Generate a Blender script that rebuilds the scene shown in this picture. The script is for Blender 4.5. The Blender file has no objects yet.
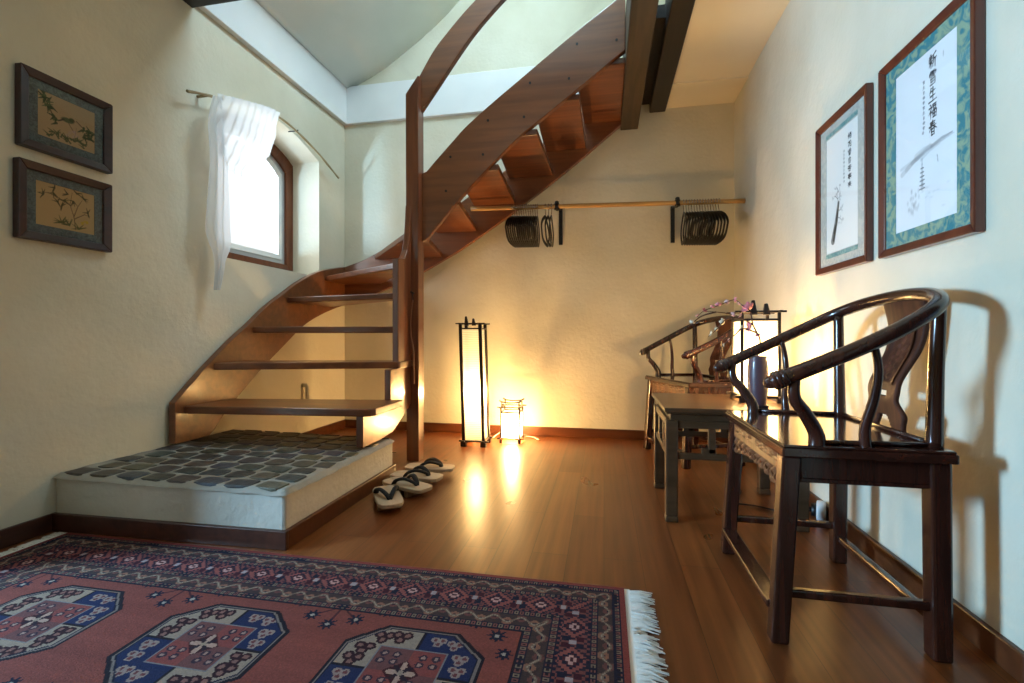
import bpy, math, random
import numpy as np
from mathutils import Vector, Matrix
random.seed(7); rng = np.random.default_rng(7)
SC = bpy.context.scene; COL = SC.collection
PI = math.pi
def R(a): return math.radians(a)

# ------------------------------------------------------------------ measuring: photo point -> point in the room
F_, H_, YAW, CYH = 470.0, 0.87, 0.1933, 336.17
S_, C_ = math.sin(YAW), math.cos(YAW)
def at(px, py, x=None, y=None, z=None):
    u = (px-512)/F_; v = (CYH-py)/F_; dx = -S_+u*C_; dy = C_+u*S_
    D = x/dx if x is not None else (y/dy if y is not None else (z-H_)/v)
    return Vector((dx*D, dy*D, H_+v*D))

# ------------------------------------------------------------------ colours and materials
def L(h):
    h = h.lstrip('#'); c = [int(h[i:i+2], 16)/255 for i in (0, 2, 4)]
    return tuple(v/12.92 if v <= .04045 else ((v+.055)/1.055)**2.4 for v in c)
def newmat(name):
    m = bpy.data.materials.new(name); m.use_nodes = True
    nt = m.node_tree; return m, nt, nt.nodes['Principled BSDF']
def setp(b, **k):
    for n, v in k.items():
        b.inputs[n].default_value = v
def plain(name, col, rough=.6, metal=0., coat=0.):
    m, nt, b = newmat(name); b.inputs['Base Color'].default_value = (*L(col), 1)
    b.inputs['Roughness'].default_value = rough; b.inputs['Metallic'].default_value = metal
    if coat: b.inputs['Coat Weight'].default_value = coat; b.inputs['Coat Roughness'].default_value = .08
    n = nt.nodes.new('ShaderNodeTexNoise'); n.inputs['Scale'].default_value = 60; n.inputs['Detail'].default_value = 3
    bp = nt.nodes.new('ShaderNodeBump'); bp.inputs['Strength'].default_value = .06; bp.inputs['Distance'].default_value = .004
    nt.links.new(n.outputs['Fac'], bp.inputs['Height']); nt.links.new(bp.outputs['Normal'], b.inputs['Normal'])
    return m
def wood(name, c1, c2, rough=.4, axis='x', coat=0., scale=1.0, bump=.08, spec=.5):
    m, nt, b = newmat(name)
    tc = nt.nodes.new('ShaderNodeTexCoord'); mp = nt.nodes.new('ShaderNodeMapping')
    s = {'x': (1.6, 22, 22), 'y': (22, 1.6, 22), 'z': (22, 22, 1.6)}[axis]
    mp.inputs['Scale'].default_value = tuple(q*scale for q in s)
    n = nt.nodes.new('ShaderNodeTexNoise'); n.inputs['Scale'].default_value = 1.0; n.inputs['Detail'].default_value = 6; n.inputs['Distortion'].default_value = .6
    r = nt.nodes.new('ShaderNodeValToRGB'); r.color_ramp.elements[0].position = .32; r.color_ramp.elements[1].position = .68
    r.color_ramp.elements[0].color = (*L(c1), 1); r.color_ramp.elements[1].color = (*L(c2), 1)
    bp = nt.nodes.new('ShaderNodeBump'); bp.inputs['Strength'].default_value = bump; bp.inputs['Distance'].default_value = .003
    nt.links.new(tc.outputs['Object'], mp.inputs['Vector']); nt.links.new(mp.outputs['Vector'], n.inputs['Vector'])
    nt.links.new(n.outputs['Fac'], r.inputs['Fac']); nt.links.new(r.outputs['Color'], b.inputs['Base Color'])
    nt.links.new(n.outputs['Fac'], bp.inputs['Height']); nt.links.new(bp.outputs['Normal'], b.inputs['Normal'])
    setp(b, Roughness=rough); b.inputs['Specular IOR Level'].default_value = spec
    if coat: b.inputs['Coat Weight'].default_value = coat; b.inputs['Coat Roughness'].default_value = .1
    return m
def plaster(name, c1, c2, strength=.25):
    m, nt, b = newmat(name)
    tc = nt.nodes.new('ShaderNodeTexCoord')
    n = nt.nodes.new('ShaderNodeTexNoise'); n.inputs['Scale'].default_value = 2.2; n.inputs['Detail'].default_value = 5
    r = nt.nodes.new('ShaderNodeValToRGB'); r.color_ramp.elements[0].position = .3; r.color_ramp.elements[1].position = .7
    r.color_ramp.elements[0].color = (*L(c1), 1); r.color_ramp.elements[1].color = (*L(c2), 1)
    n2 = nt.nodes.new('ShaderNodeTexNoise'); n2.inputs['Scale'].default_value = 38; n2.inputs['Detail'].default_value = 6
    n3 = nt.nodes.new('ShaderNodeTexNoise'); n3.inputs['Scale'].default_value = 5; n3.inputs['Detail'].default_value = 3
    ad = nt.nodes.new('ShaderNodeMath'); ad.operation = 'MULTIPLY_ADD'; ad.inputs[1].default_value = 2.2
    bp = nt.nodes.new('ShaderNodeBump'); bp.inputs['Strength'].default_value = strength; bp.inputs['Distance'].default_value = .006
    for q in (n, n2, n3): nt.links.new(tc.outputs['Object'], q.inputs['Vector'])
    nt.links.new(n.outputs['Fac'], r.inputs['Fac']); nt.links.new(r.outputs['Color'], b.inputs['Base Color'])
    nt.links.new(n3.outputs['Fac'], ad.inputs[0]); nt.links.new(n2.outputs['Fac'], ad.inputs[2])
    nt.links.new(ad.outputs[0], bp.inputs['Height']); nt.links.new(bp.outputs['Normal'], b.inputs['Normal'])
    setp(b, Roughness=.9); b.inputs['Specular IOR Level'].default_value = .2
    return m
def floor_mat():
    m, nt, b = newmat('merbau_planks')
    tc = nt.nodes.new('ShaderNodeTexCoord'); sp = nt.nodes.new('ShaderNodeSeparateXYZ'); cb = nt.nodes.new('ShaderNodeCombineXYZ')
    nt.links.new(tc.outputs['Object'], sp.inputs[0]); nt.links.new(sp.outputs['Y'], cb.inputs['X']); nt.links.new(sp.outputs['X'], cb.inputs['Y'])
    br = nt.nodes.new('ShaderNodeTexBrick'); br.offset = .37; br.offset_frequency = 2; br.squash = 1
    br.inputs['Scale'].default_value = 1; br.inputs['Brick Width'].default_value = 1.15; br.inputs['Row Height'].default_value = .142
    br.inputs['Mortar Size'].default_value = .0011; br.inputs['Mortar Smooth'].default_value = .2; br.inputs['Bias'].default_value = 0
    br.inputs['Color1'].default_value = (*L('#6b3a1c'), 1); br.inputs['Color2'].default_value = (*L('#814b25'), 1); br.inputs['Mortar'].default_value = (*L('#3a1e10'), 1)
    nt.links.new(cb.outputs[0], br.inputs['Vector'])
    mp = nt.nodes.new('ShaderNodeMapping'); mp.inputs['Scale'].default_value = (1.4, 34, 1)
    nt.links.new(cb.outputs[0], mp.inputs['Vector'])
    n = nt.nodes.new('ShaderNodeTexNoise'); n.inputs['Scale'].default_value = 1; n.inputs['Detail'].default_value = 7; n.inputs['Distortion'].default_value = .15
    nt.links.new(mp.outputs[0], n.inputs['Vector'])
    r = nt.nodes.new('ShaderNodeValToRGB'); r.color_ramp.elements[0].position = .3; r.color_ramp.elements[1].position = .72
    r.color_ramp.elements[0].color = (.62, .55, .5, 1); r.color_ramp.elements[1].color = (1.12, 1.08, 1.02, 1)
    nt.links.new(n.outputs['Fac'], r.inputs['Fac'])
    mx = nt.nodes.new('ShaderNodeMix'); mx.data_type = 'RGBA'; mx.blend_type = 'MULTIPLY'; mx.inputs['Factor'].default_value = 1
    nt.links.new(br.outputs['Color'], mx.inputs['A']); nt.links.new(r.outputs['Color'], mx.inputs['B'])
    nt.links.new(mx.outputs['Result'], b.inputs['Base Color'])
    n2 = nt.nodes.new('ShaderNodeTexNoise'); n2.inputs['Scale'].default_value = 3
    nt.links.new(tc.outputs['Object'], n2.inputs['Vector'])
    mr = nt.nodes.new('ShaderNodeMapRange'); mr.inputs['To Min'].default_value = .24; mr.inputs['To Max'].default_value = .36
    nt.links.new(n2.outputs['Fac'], mr.inputs['Value']); nt.links.new(mr.outputs[0], b.inputs['Roughness'])
    bp = nt.nodes.new('ShaderNodeBump'); bp.inputs['Strength'].default_value = .12; bp.inputs['Distance'].default_value = .002
    iv = nt.nodes.new('ShaderNodeMath'); iv.operation = 'SUBTRACT'; iv.inputs[0].default_value = 1; nt.links.new(br.outputs['Fac'], iv.inputs[1])
    nt.links.new(iv.outputs[0], bp.inputs['Height']); nt.links.new(bp.outputs['Normal'], b.inputs['Normal'])
    return m
def attr_mat(name, rough=.95, sheen=0., bump=0.):
    m, nt, b = newmat(name); a = nt.nodes.new('ShaderNodeAttribute'); a.attribute_name = 'Col'
    nt.links.new(a.outputs['Color'], b.inputs['Base Color']); setp(b, Roughness=rough); b.inputs['Specular IOR Level'].default_value = .15
    if bump:
        n = nt.nodes.new('ShaderNodeTexNoise'); n.inputs['Scale'].default_value = 420; bp = nt.nodes.new('ShaderNodeBump')
        bp.inputs['Strength'].default_value = bump; bp.inputs['Distance'].default_value = .004
        nt.links.new(n.outputs['Fac'], bp.inputs['Height']); nt.links.new(bp.outputs['Normal'], b.inputs['Normal'])
    return m
def glass_mat(name='pane_glass'):
    m, nt, b = newmat(name); nt.nodes.remove(b); out = nt.nodes['Material Output']
    t = nt.nodes.new('ShaderNodeBsdfTransparent'); g = nt.nodes.new('ShaderNodeBsdfGlossy'); g.inputs['Roughness'].default_value = .02
    f = nt.nodes.new('ShaderNodeFresnel'); f.inputs['IOR'].default_value = 1.45; mx = nt.nodes.new('ShaderNodeMixShader')
    gm = nt.nodes.new('ShaderNodeNewGeometry'); iv = nt.nodes.new('ShaderNodeMath'); iv.operation = 'SUBTRACT'; iv.inputs[0].default_value = 1; ml = nt.nodes.new('ShaderNodeMath'); ml.operation = 'MULTIPLY'
    nt.links.new(gm.outputs['Backfacing'], iv.inputs[1]); nt.links.new(iv.outputs[0], ml.inputs[0]); nt.links.new(f.outputs[0], ml.inputs[1]); nt.links.new(ml.outputs[0], mx.inputs[0]); nt.links.new(t.outputs[0], mx.inputs[1]); nt.links.new(g.outputs[0], mx.inputs[2]); nt.links.new(mx.outputs[0], out.inputs['Surface'])
    return m
def paper_lamp(name, col, strength):
    m, nt, b = newmat(name); out = nt.nodes['Material Output']; nt.nodes.remove(b)
    tc = nt.nodes.new('ShaderNodeTexCoord'); w = nt.nodes.new('ShaderNodeTexWave'); w.wave_type = 'BANDS'; w.bands_direction = 'Z'
    w.inputs['Scale'].default_value = 22; w.inputs['Distortion'].default_value = 2.4; w.inputs['Detail'].default_value = 2; w.inputs['Detail Scale'].default_value = .7
    nt.links.new(tc.outputs['Object'], w.inputs['Vector'])
    mr = nt.nodes.new('ShaderNodeMapRange'); mr.inputs['To Min'].default_value = strength*.80; mr.inputs['To Max'].default_value = strength
    nt.links.new(w.outputs['Fac'], mr.inputs['Value'])
    e = nt.nodes.new('ShaderNodeEmission'); e.inputs['Color'].default_value = (*col, 1); nt.links.new(mr.outputs[0], e.inputs['Strength'])
    t = nt.nodes.new('ShaderNodeBsdfTranslucent'); t.inputs['Color'].default_value = (.92, .86, .72, 1)
    d = nt.nodes.new('ShaderNodeBsdfDiffuse'); d.inputs['Color'].default_value = (.85, .8, .68, 1)
    mx = nt.nodes.new('ShaderNodeMixShader'); mx.inputs[0].default_value = .35; ad = nt.nodes.new('ShaderNodeAddShader')
    cr = nt.nodes.new('ShaderNodeValToRGB'); cr.color_ramp.elements[0].color = (.62, .54, .40, 1); cr.color_ramp.elements[1].color = (.92, .86, .72, 1); cr.color_ramp.elements[0].position = .1; cr.color_ramp.elements[1].position = .6
    nt.links.new(w.outputs['Fac'], cr.inputs['Fac']); nt.links.new(cr.outputs['Color'], t.inputs['Color'])
    nt.links.new(t.outputs[0], mx.inputs[1]); nt.links.new(d.outputs[0], mx.inputs[2]); nt.links.new(mx.outputs[0], ad.inputs[0]); nt.links.new(e.outputs[0], ad.inputs[1]); tp = nt.nodes.new('ShaderNodeBsdfTransparent'); m2 = nt.nodes.new('ShaderNodeMixShader'); m2.inputs[0].default_value = .35
    nt.links.new(ad.outputs[0], m2.inputs[1]); nt.links.new(tp.outputs[0], m2.inputs[2]); nt.links.new(m2.outputs[0], out.inputs['Surface'])
    return m
def sheer_mat():
    m, nt, b = newmat('sheer_white_voile'); out = nt.nodes['Material Output']; nt.nodes.remove(b)
    d = nt.nodes.new('ShaderNodeBsdfDiffuse'); d.inputs['Color'].default_value = (.82, .83, .85, 1)
    t = nt.nodes.new('ShaderNodeBsdfTranslucent'); t.inputs['Color'].default_value = (.85, .87, .9, 1)
    p = nt.nodes.new('ShaderNodeBsdfTransparent'); a = nt.nodes.new('ShaderNodeMixShader'); a.inputs[0].default_value = .5
    c = nt.nodes.new('ShaderNodeMixShader'); c.inputs[0].default_value = .22
    n = nt.nodes.new('ShaderNodeTexNoise'); n.inputs['Scale'].default_value = 400
    nt.links.new(d.outputs[0], a.inputs[1]); nt.links.new(t.outputs[0], a.inputs[2]); nt.links.new(a.outputs[0], c.inputs[1]); nt.links.new(p.outputs[0], c.inputs[2])
    bp = nt.nodes.new('ShaderNodeBump'); bp.inputs['Strength'].default_value = .1; nt.links.new(n.outputs['Fac'], bp.inputs['Height'])
    nt.links.new(bp.outputs['Normal'], d.inputs['Normal']); nt.links.new(c.outputs[0], out.inputs['Surface'])
    return m
def brocade(name, ca, cb, scale=26):
    m, nt, b = newmat(name); tc = nt.nodes.new('ShaderNodeTexCoord')
    n = nt.nodes.new('ShaderNodeTexNoise'); n.inputs['Scale'].default_value = scale; n.inputs['Detail'].default_value = 2; n.inputs['Distortion'].default_value = 1.6
    r = nt.nodes.new('ShaderNodeValToRGB'); r.color_ramp.elements[0].position = .42; r.color_ramp.elements[1].position = .58
    r.color_ramp.elements[0].color = (*L(ca), 1); r.color_ramp.elements[1].color = (*L(cb), 1)
    nt.links.new(tc.outputs['Object'], n.inputs['Vector']); nt.links.new(n.outputs['Fac'], r.inputs['Fac']); nt.links.new(r.outputs['Color'], b.inputs['Base Color'])
    setp(b, Roughness=.7); return m

M = dict(
    plaster=plaster('cream_plaster', '#cfc8b2', '#dbd5c2', .45),
    plaster_white=plaster('white_paint', '#dfe0e0', '#e9e9e8', .08),
    plaster_ceil=plaster('cream_ceiling_paint', '#e3d8bf', '#eae1ca', .06),
    plaster_block=plaster('rough_whitewash', '#b4b0a4', '#c4c0b4', .6),
    roof=plaster('roof_paint', '#e4e7e0', '#eceee8', .06),
    floor=floor_mat(),
    base_dark=wood('dark_baseboard', '#3a2018', '#4c2b1f', .35, 'y'),
    base_back=wood('red_brown_baseboard', '#462413', '#5a3019', .35, 'x'),
    stair_x=wood('stair_wood_across', '#5c3420', '#804b2a', .3, 'x', coat=.25),
    stair_z=wood('stair_wood_upright', '#5a3220', '#7b4628', .3, 'z', coat=.25),
    stair_str=wood('stair_wood_string', '#673d25', '#7e4c2c', .32, 'x', coat=.25),
    beam_dark=wood('blackened_beam', '#17120e', '#241b14', .55, 'y'),
    beam_brown=wood('brown_beam', '#382d1e', '#4d3f2b', .6, 'y'),
    bolt=plain('dark_plug', '#1a0e08', .5),
    lacq=wood('dark_lacquered_rosewood', '#29130d', '#452218', .22, 'z', coat=.3, scale=1.5),
    lacq_x=wood('dark_lacquered_rosewood_flat', '#29130d', '#432117', .13, 'y', coat=.6, scale=1.5),
    splat=wood('darker_carved_rosewood', '#351a10', '#573020', .62, 'z', scale=1.5, spec=.2), carved=wood('carved_rosewood_lamplit', '#5a3420', '#845435', .32, 'z', scale=1.5, coat=.2),  # front apron carving paler than the splat: lantern glow put into its colour
    table=wood('grey_brown_elm', '#3c2918', '#503926', .3, 'x', coat=.2),
    frame_l=wood('dark_plum_frame', '#240f0e', '#381818', .38, 'y', coat=.1),
    frame_r=wood('mahogany_frame', '#4d2016', '#66301f', .28, 'z', coat=.35),
    mat_l=brocade('grey_blue_brocade', '#3d4548', '#53605f', 60),
    mat_r=brocade('teal_brocade', '#2f7d88', '#8ba58c', 22),
    mat_a=brocade('grey_beige_brocade', '#aab0ab', '#bdc0b8', 30),
    mat_strip=brocade('teal_strip', '#4f8a8c', '#88aaa6', 40),
    ink=attr_mat('painted_paper', .85), rug=attr_mat('wool_knots', 1., bump=.5),
    glass=glass_mat(), sheer=sheer_mat(),
    bamboo=wood('pale_branch', '#8d7751', '#a8926a', .5, 'y'),
    rail=wood('honey_rail', '#a87c45', '#c49757', .35, 'x'),
    winframe=wood('brown_window_frame', '#5c3018', '#733e22', .35, 'z'),
    winmetal=plain('window_seal_grey', '#b9bcc0', .35, .4),
    black=plain('black_iron', '#0b0b0c', .4),
    blackplastic=plain('black_plastic', '#040404', .45),
    chrome=plain('hook_steel', '#b9b6b0', .25, 1.),
    whiteplastic=plain('white_plastic', '#e8e8e6', .4),
    cord_white=plain('pale_cord', '#c9a68d', .5),
    lampwood=wood('lantern_frame_wood', '#150c09', '#24140e', .4, 'z'),
    paper_tall=paper_lamp('tall_lantern_paper', (1., .76, .38), .42),
    paper_small=paper_lamp('small_lantern_paper', (1., .66, .27), 4.),
    paper_table=paper_lamp('table_lantern_paper', (1., .80, .50), .8),
    vase=plain('purple_brown_weave', '#553f48', .35, coat=.3), vase_foot=plain('vase_foot', '#22171a', .4),
    twig=plain('brown_twig', '#4b3328', .8), pink=plain('pink_petal', '#cf7f88', .7), palepink=plain('pale_petal', '#dcb0ae', .7), cream=plain('cream_petal', '#e2d6bd', .7),
    geta=wood('paulownia_sole', '#a89072', '#bda68a', .6, 'y'), geta_tooth=wood('geta_tooth', '#7d6446', '#92775a', .7, 'x'), strap=plain('black_velvet_thong', '#0a0a0c', .85),
    fringe=plain('white_cotton', '#d8d4cc', .95),
    horn=wood('shoehorn_wood', '#6f4328', '#8b5836', .4, 'z'),
)
def cobble_mat():
    m, nt, b = newmat('dark_cobbles'); tc = nt.nodes.new('ShaderNodeTexCoord')
    a = nt.nodes.new('ShaderNodeAttribute'); a.attribute_name = 'Col'
    n = nt.nodes.new('ShaderNodeTexNoise'); n.inputs['Scale'].default_value = 45; n.inputs['Detail'].default_value = 6
    nt.links.new(tc.outputs['Object'], n.inputs['Vector'])
    mx = nt.nodes.new('ShaderNodeMix'); mx.data_type = 'RGBA'; mx.blend_type = 'OVERLAY'; mx.inputs['Factor'].default_value = .5
    nt.links.new(a.outputs['Color'], mx.inputs['A']); nt.links.new(n.outputs['Fac'], mx.inputs['B']); nt.links.new(mx.outputs['Result'], b.inputs['Base Color'])
    bp = nt.nodes.new('ShaderNodeBump'); bp.inputs['Strength'].default_value = .5; bp.inputs['Distance'].default_value = .006
    nt.links.new(n.outputs['Fac'], bp.inputs['Height']); nt.links.new(bp.outputs['Normal'], b.inputs['Normal'])
    setp(b, Roughness=.45); return m
M['cobble'] = cobble_mat()
M['mortar'] = plaster('grey_mortar', '#87827a', '#a09b90', .5)

# ------------------------------------------------------------------ mesh building
class MB:
    def __init__(s): s.v = []; s.f = []; s.sm = []; s.col = []; s.cur = None
    def add(s, vs, fs, smooth=False):
        o = len(s.v); s.v += [tuple(p) for p in vs]
        for f in fs: s.f.append([o+i for i in f]); s.sm.append(smooth); s.col.append(s.cur)
        return s
    def box(s, a, b):
        x0, y0, z0 = [min(a[i], b[i]) for i in range(3)]; x1, y1, z1 = [max(a[i], b[i]) for i in range(3)]
        return s.hexa([(x0, y0, z0), (x1, y0, z0), (x1, y1, z0), (x0, y1, z0)], [(x0, y0, z1), (x1, y0, z1), (x1, y1, z1), (x0, y1, z1)])
    def hexa(s, bot, top):
        return s.add(list(bot)+list(top), [(3, 2, 1, 0), (4, 5, 6, 7), (0, 1, 5, 4), (1, 2, 6, 5), (2, 3, 7, 6), (3, 0, 4, 7)])
    def prism(s, pts, d, smooth=False):
        d = Vector(d); n = len(pts); a = [Vector(p) for p in pts]; b = [p+d for p in a]
        nr = Vector((0, 0, 0))
        for i in range(n): nr += a[i].cross(a[(i+1) % n])
        if nr.dot(d) > 0: a.reverse(); b.reverse()
        s.add(a+b, [tuple(range(n)), tuple(range(2*n-1, n-1, -1))])
        o = len(s.v)-2*n
        for i in range(n):
            j = (i+1) % n; s.f.append([o+j, o+i, o+n+i, o+n+j]); s.sm.append(smooth); s.col.append(s.cur)
        return s
    def tube(s, pts, r, n=8, closed=False, flat=None, cap=True):
        P = [Vector(p) for p in pts]; m = len(P); rs = r if isinstance(r, (list, tuple)) else [r]*m
        vs = []; up = None
        for i in range(m):
            t = (P[(i+1) % m]-P[i-1]) if closed else (P[min(i+1, m-1)]-P[max(i-1, 0)])
            t.normalize()
            if up is None:
                up = Vector((0, 0, 1)) if abs(t.z) < .9 else Vector((1, 0, 0))
            side = t.cross(up).normalized(); up = side.cross(t).normalized()
            for k in range(n):
                a = 2*PI*k/n; q = (flat[1] if flat else 1); w = (flat[0] if flat else 1)
                vs.append(P[i]+side*math.cos(a)*rs[i]*w+up*math.sin(a)*rs[i]*q)
        fs = []
        for i in range(m if closed else m-1):
            j = (i+1) % m
            for k in range(n):
                l = (k+1) % n; fs.append((i*n+k, i*n+l, j*n+l, j*n+k))
        s.add(vs, fs, True)
        if cap and not closed:
            o = len(s.v)-len(vs)
            s.f.append([o+k for k in range(n-1, -1, -1)]); s.sm.append(False); s.col.append(s.cur)
            s.f.append([o+(m-1)*n+k for k in range(n)]); s.sm.append(False); s.col.append(s.cur)
        return s
    def lathe(s, prof, c=(0, 0, 0), n=24, fn=None):
        vs = []; fs = []; m = len(prof)
        for i, (r, z) in enumerate(prof):
            for k in range(n):
                a = 2*PI*k/n; rr = r*(fn(a, i) if fn else 1)
                vs.append((c[0]+rr*math.cos(a), c[1]+rr*math.sin(a), c[2]+z))
        for i in range(m-1):
            for k in range(n):
                l = (k+1) % n; fs.append((i*n+k, i*n+l, (i+1)*n+l, (i+1)*n+k))
        s.add(vs, fs, True)
        o = len(s.v)-len(vs)
        s.f.append([o+k for k in range(n-1, -1, -1)]); s.sm.append(False); s.col.append(s.cur)
        s.f.append([o+(m-1)*n+k for k in range(n)]); s.sm.append(False); s.col.append(s.cur)
        return s
    def grid(s, P, smooth=True, skip=None):
        n = len(P); m = len(P[0]); vs = [p for row in P for p in row]
        fs = [(i*m+j, i*m+j+1, (i+1)*m+j+1, (i+1)*m+j) for i in range(n-1) for j in range(m-1) if not (skip and skip(i, j))]
        return s.add(vs, fs, smooth)
    def build(s, name, mat, parent=None, bevel=0., solid=0., subsurf=0):
        me = bpy.data.meshes.new(name); me.from_pydata(s.v, [], s.f); me.update()
        me.polygons.foreach_set('use_smooth', s.sm)
        if any(c is not None for c in s.col):
            at_ = me.color_attributes.new('Col', 'FLOAT_COLOR', 'CORNER'); buf = []
            for p in me.polygons:
                c = s.col[p.index] or (.5, .5, .5)
                buf += [*c, 1.]*len(p.vertices)
            at_.data.foreach_set('color', buf)
        me.materials.append(mat)
        o = bpy.data.objects.new(name, me); COL.objects.link(o)
        if parent is not None:
            o.parent = parent
            if parent.get('_world'): o.location = -Vector(parent['_world'])
        if solid:
            q = o.modifiers.new('thickness', 'SOLIDIFY'); q.thickness = solid; q.offset = 0
        if bevel:
            q = o.modifiers.new('soft_edges', 'BEVEL'); q.width = bevel; q.segments = 2; q.limit_method = 'ANGLE'; q.angle_limit = R(35); q.harden_normals = False
        if subsurf:
            q = o.modifiers.new('smooth', 'SUBSURF'); q.levels = subsurf; q.render_levels = subsurf
        return o
def tag(o, label=None, cat=None, group=None, kind=None):
    if label: o['label'] = label
    if cat: o['category'] = cat
    if group: o['group'] = group
    if kind: o['kind'] = kind
    return o
def thing(name, label, cat, loc=(0, 0, 0), rotz=0., group=None, world=True):
    """Empty at the thing's base. world=True: its parts are modelled in room coordinates."""
    o = bpy.data.objects.new(name, None); COL.objects.link(o); o.location = loc; o.rotation_euler.z = rotz; o.empty_display_size = .1
    tag(o, label, cat, group)
    if world: o['_world'] = list(loc)
    return o
def dup(root, loc, rotz, label, group=None):
    r = root.copy(); COL.objects.link(r); r.location = loc; r.rotation_euler.z = rotz; r['label'] = label
    if group: r['group'] = group
    for ch in list(root.children):
        c = ch.copy(); COL.objects.link(c); c.parent = r
        for g in ch.children:
            d = g.copy(); COL.objects.link(d); d.parent = c
    return r
def structure(o, label=None): return tag(o, label, None, None, 'structure')

class Raster:
    """Knot-by-knot (or dab-by-dab) colour picture on a flat grid."""
    def __init__(s, w, h, step, bg):
        s.w, s.h = w, h; s.nx, s.ny = max(2, round(w/step)), max(2, round(h/step))
        x = (np.arange(s.nx)+.5)*w/s.nx; y = (np.arange(s.ny)+.5)*h/s.ny
        s.X, s.Y = np.meshgrid(x, y); s.C = np.empty((s.ny, s.nx, 3)); s.C[:] = L(bg)
    def fill(s, m, c, a=1.):
        c = np.array(L(c) if isinstance(c, str) else c); s.C[m] = s.C[m]*(1-a)+c*a
    def stroke(s, pts, w, c, a=1., w2=None):
        c = np.array(L(c)); w2 = w if w2 is None else w2; n = len(pts)-1
        cov = np.zeros_like(s.X)
        for i in range(n):
            (x0, y0), (x1, y1) = pts[i], pts[i+1]; dx, dy = x1-x0, y1-y0; l2 = dx*dx+dy*dy+1e-12
            t = np.clip(((s.X-x0)*dx+(s.Y-y0)*dy)/l2, 0, 1); d = np.hypot(s.X-x0-t*dx, s.Y-y0-t*dy)
            ww = (w+(w2-w)*(i+t)/n)/2; e = s.w/s.nx*.6
            cov = np.maximum(cov, np.clip((ww-d)/e+.5, 0, 1))
        cov = (cov*a)[..., None]; s.C = s.C*(1-cov)+c*cov
    def blob(s, x, y, rx, ry, c, a=1., soft=.3):
        d = np.sqrt(((s.X-x)/rx)**2+((s.Y-y)/ry)**2); cov = (np.clip((1-d)/soft, 0, 1)*a)[..., None]; s.C = s.C*(1-cov)+np.array(L(c))*cov
    def build(s, name, mat, origin, U, V, parent=None, extra=None, zfn=None):
        nx, ny = s.nx, s.ny
        gx, gy = np.meshgrid(np.linspace(0, s.w, nx+1), np.linspace(0, s.h, ny+1))
        P = np.array(origin)+gx[..., None]*np.array(U)+gy[..., None]*np.array(V)
        P = P.reshape(-1, 3); i = np.arange(nx*ny); r, c = i//nx, i % nx; a = r*(nx+1)+c
        F = np.stack([a, a+1, a+nx+2, a+nx+1], 1); colr = np.repeat(s.C.reshape(-1, 3), 4, 0)
        if extra is not None:
            ev, ef, ec = extra; F = np.concatenate([F, np.array(ef)+len(P)]); P = np.concatenate([P, np.array(ev, float)]); colr = np.concatenate([colr, np.repeat(np.array([ec]*len(ef)), 4, 0)])
        me = bpy.data.meshes.new(name); me.vertices.add(len(P)); me.vertices.foreach_set('co', P.ravel().astype(np.float32))
        me.loops.add(len(F)*4); me.loops.foreach_set('vertex_index', F.ravel().astype(np.int32))
        me.polygons.add(len(F)); me.polygons.foreach_set('loop_start', np.arange(0, len(F)*4, 4, dtype=np.int32)); me.update(calc_edges=True); me.validate()
        at_ = me.color_attributes.new('Col', 'FLOAT_COLOR', 'CORNER')
        at_.data.foreach_set('color', np.concatenate([colr, np.ones((len(colr), 1))], 1).ravel().astype(np.float32))
        me.materials.append(mat); o = bpy.data.objects.new(name, me); COL.objects.link(o)
        if parent is not None:
            o.parent = parent
            if parent.get('_world'): o.location = -Vector(parent['_world'])
        return o
def catmull(pts, k=8):
    P = [Vector(p) for p in pts]; out = []
    for i in range(len(P)-1):
        a, b, c, d = P[max(i-1, 0)], P[i], P[i+1], P[min(i+2, len(P)-1)]
        for j in range(k):
            t = j/k; out.append(.5*((2*b)+(c-a)*t+(2*a-5*b+4*c-d)*t*t+(3*b-a-3*c+d)*t**3))
    out.append(P[-1]); return out
def lerp(a, b, t): return a+(b-a)*t
def interp(xs, ys, x):
    return float(np.interp(x, xs, ys))

# ------------------------------------------------------------------ ROOM
XL, XR, YB, YF = -2.432, 1.04, 4.10, -1.30
ZC = 2.783
def wall_with_holes(name, outer, holes, to3d, depth, mat, slope=None):
    import bmesh
    bm = bmesh.new(); edges = []
    for loop in [outer]+holes:
        vs = [bm.verts.new(to3d(*p)) for p in loop]
        edges += [bm.edges.new((vs[i], vs[(i+1) % len(vs)])) for i in range(len(vs))]
    r = bmesh.ops.triangle_fill(bm, use_beauty=True, use_dissolve=False, edges=edges)
    fs = [g for g in bm.faces]
    e = bmesh.ops.extrude_face_region(bm, geom=fs)
    nv = [g for g in e['geom'] if isinstance(g, bmesh.types.BMVert)]
    bmesh.ops.translate(bm, vec=Vector(depth), verts=nv)
    if slope:
        for v in nv: slope(v)
    bmesh.ops.recalc_face_normals(bm, faces=bm.faces)
    me = bpy.data.meshes.new(name); bm.to_mesh(me); bm.free(); me.materials.append(mat)
    o = bpy.data.objects.new(name, me); COL.objects.link(o); return structure(o)

# floor
MB().box((XL-.3, YF-.3, -.12), (XR+.3, YB+.3, 0)).build('floor', M['floor']); structure(bpy.data.objects['floor'], 'polished red-brown plank floor')
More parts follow.
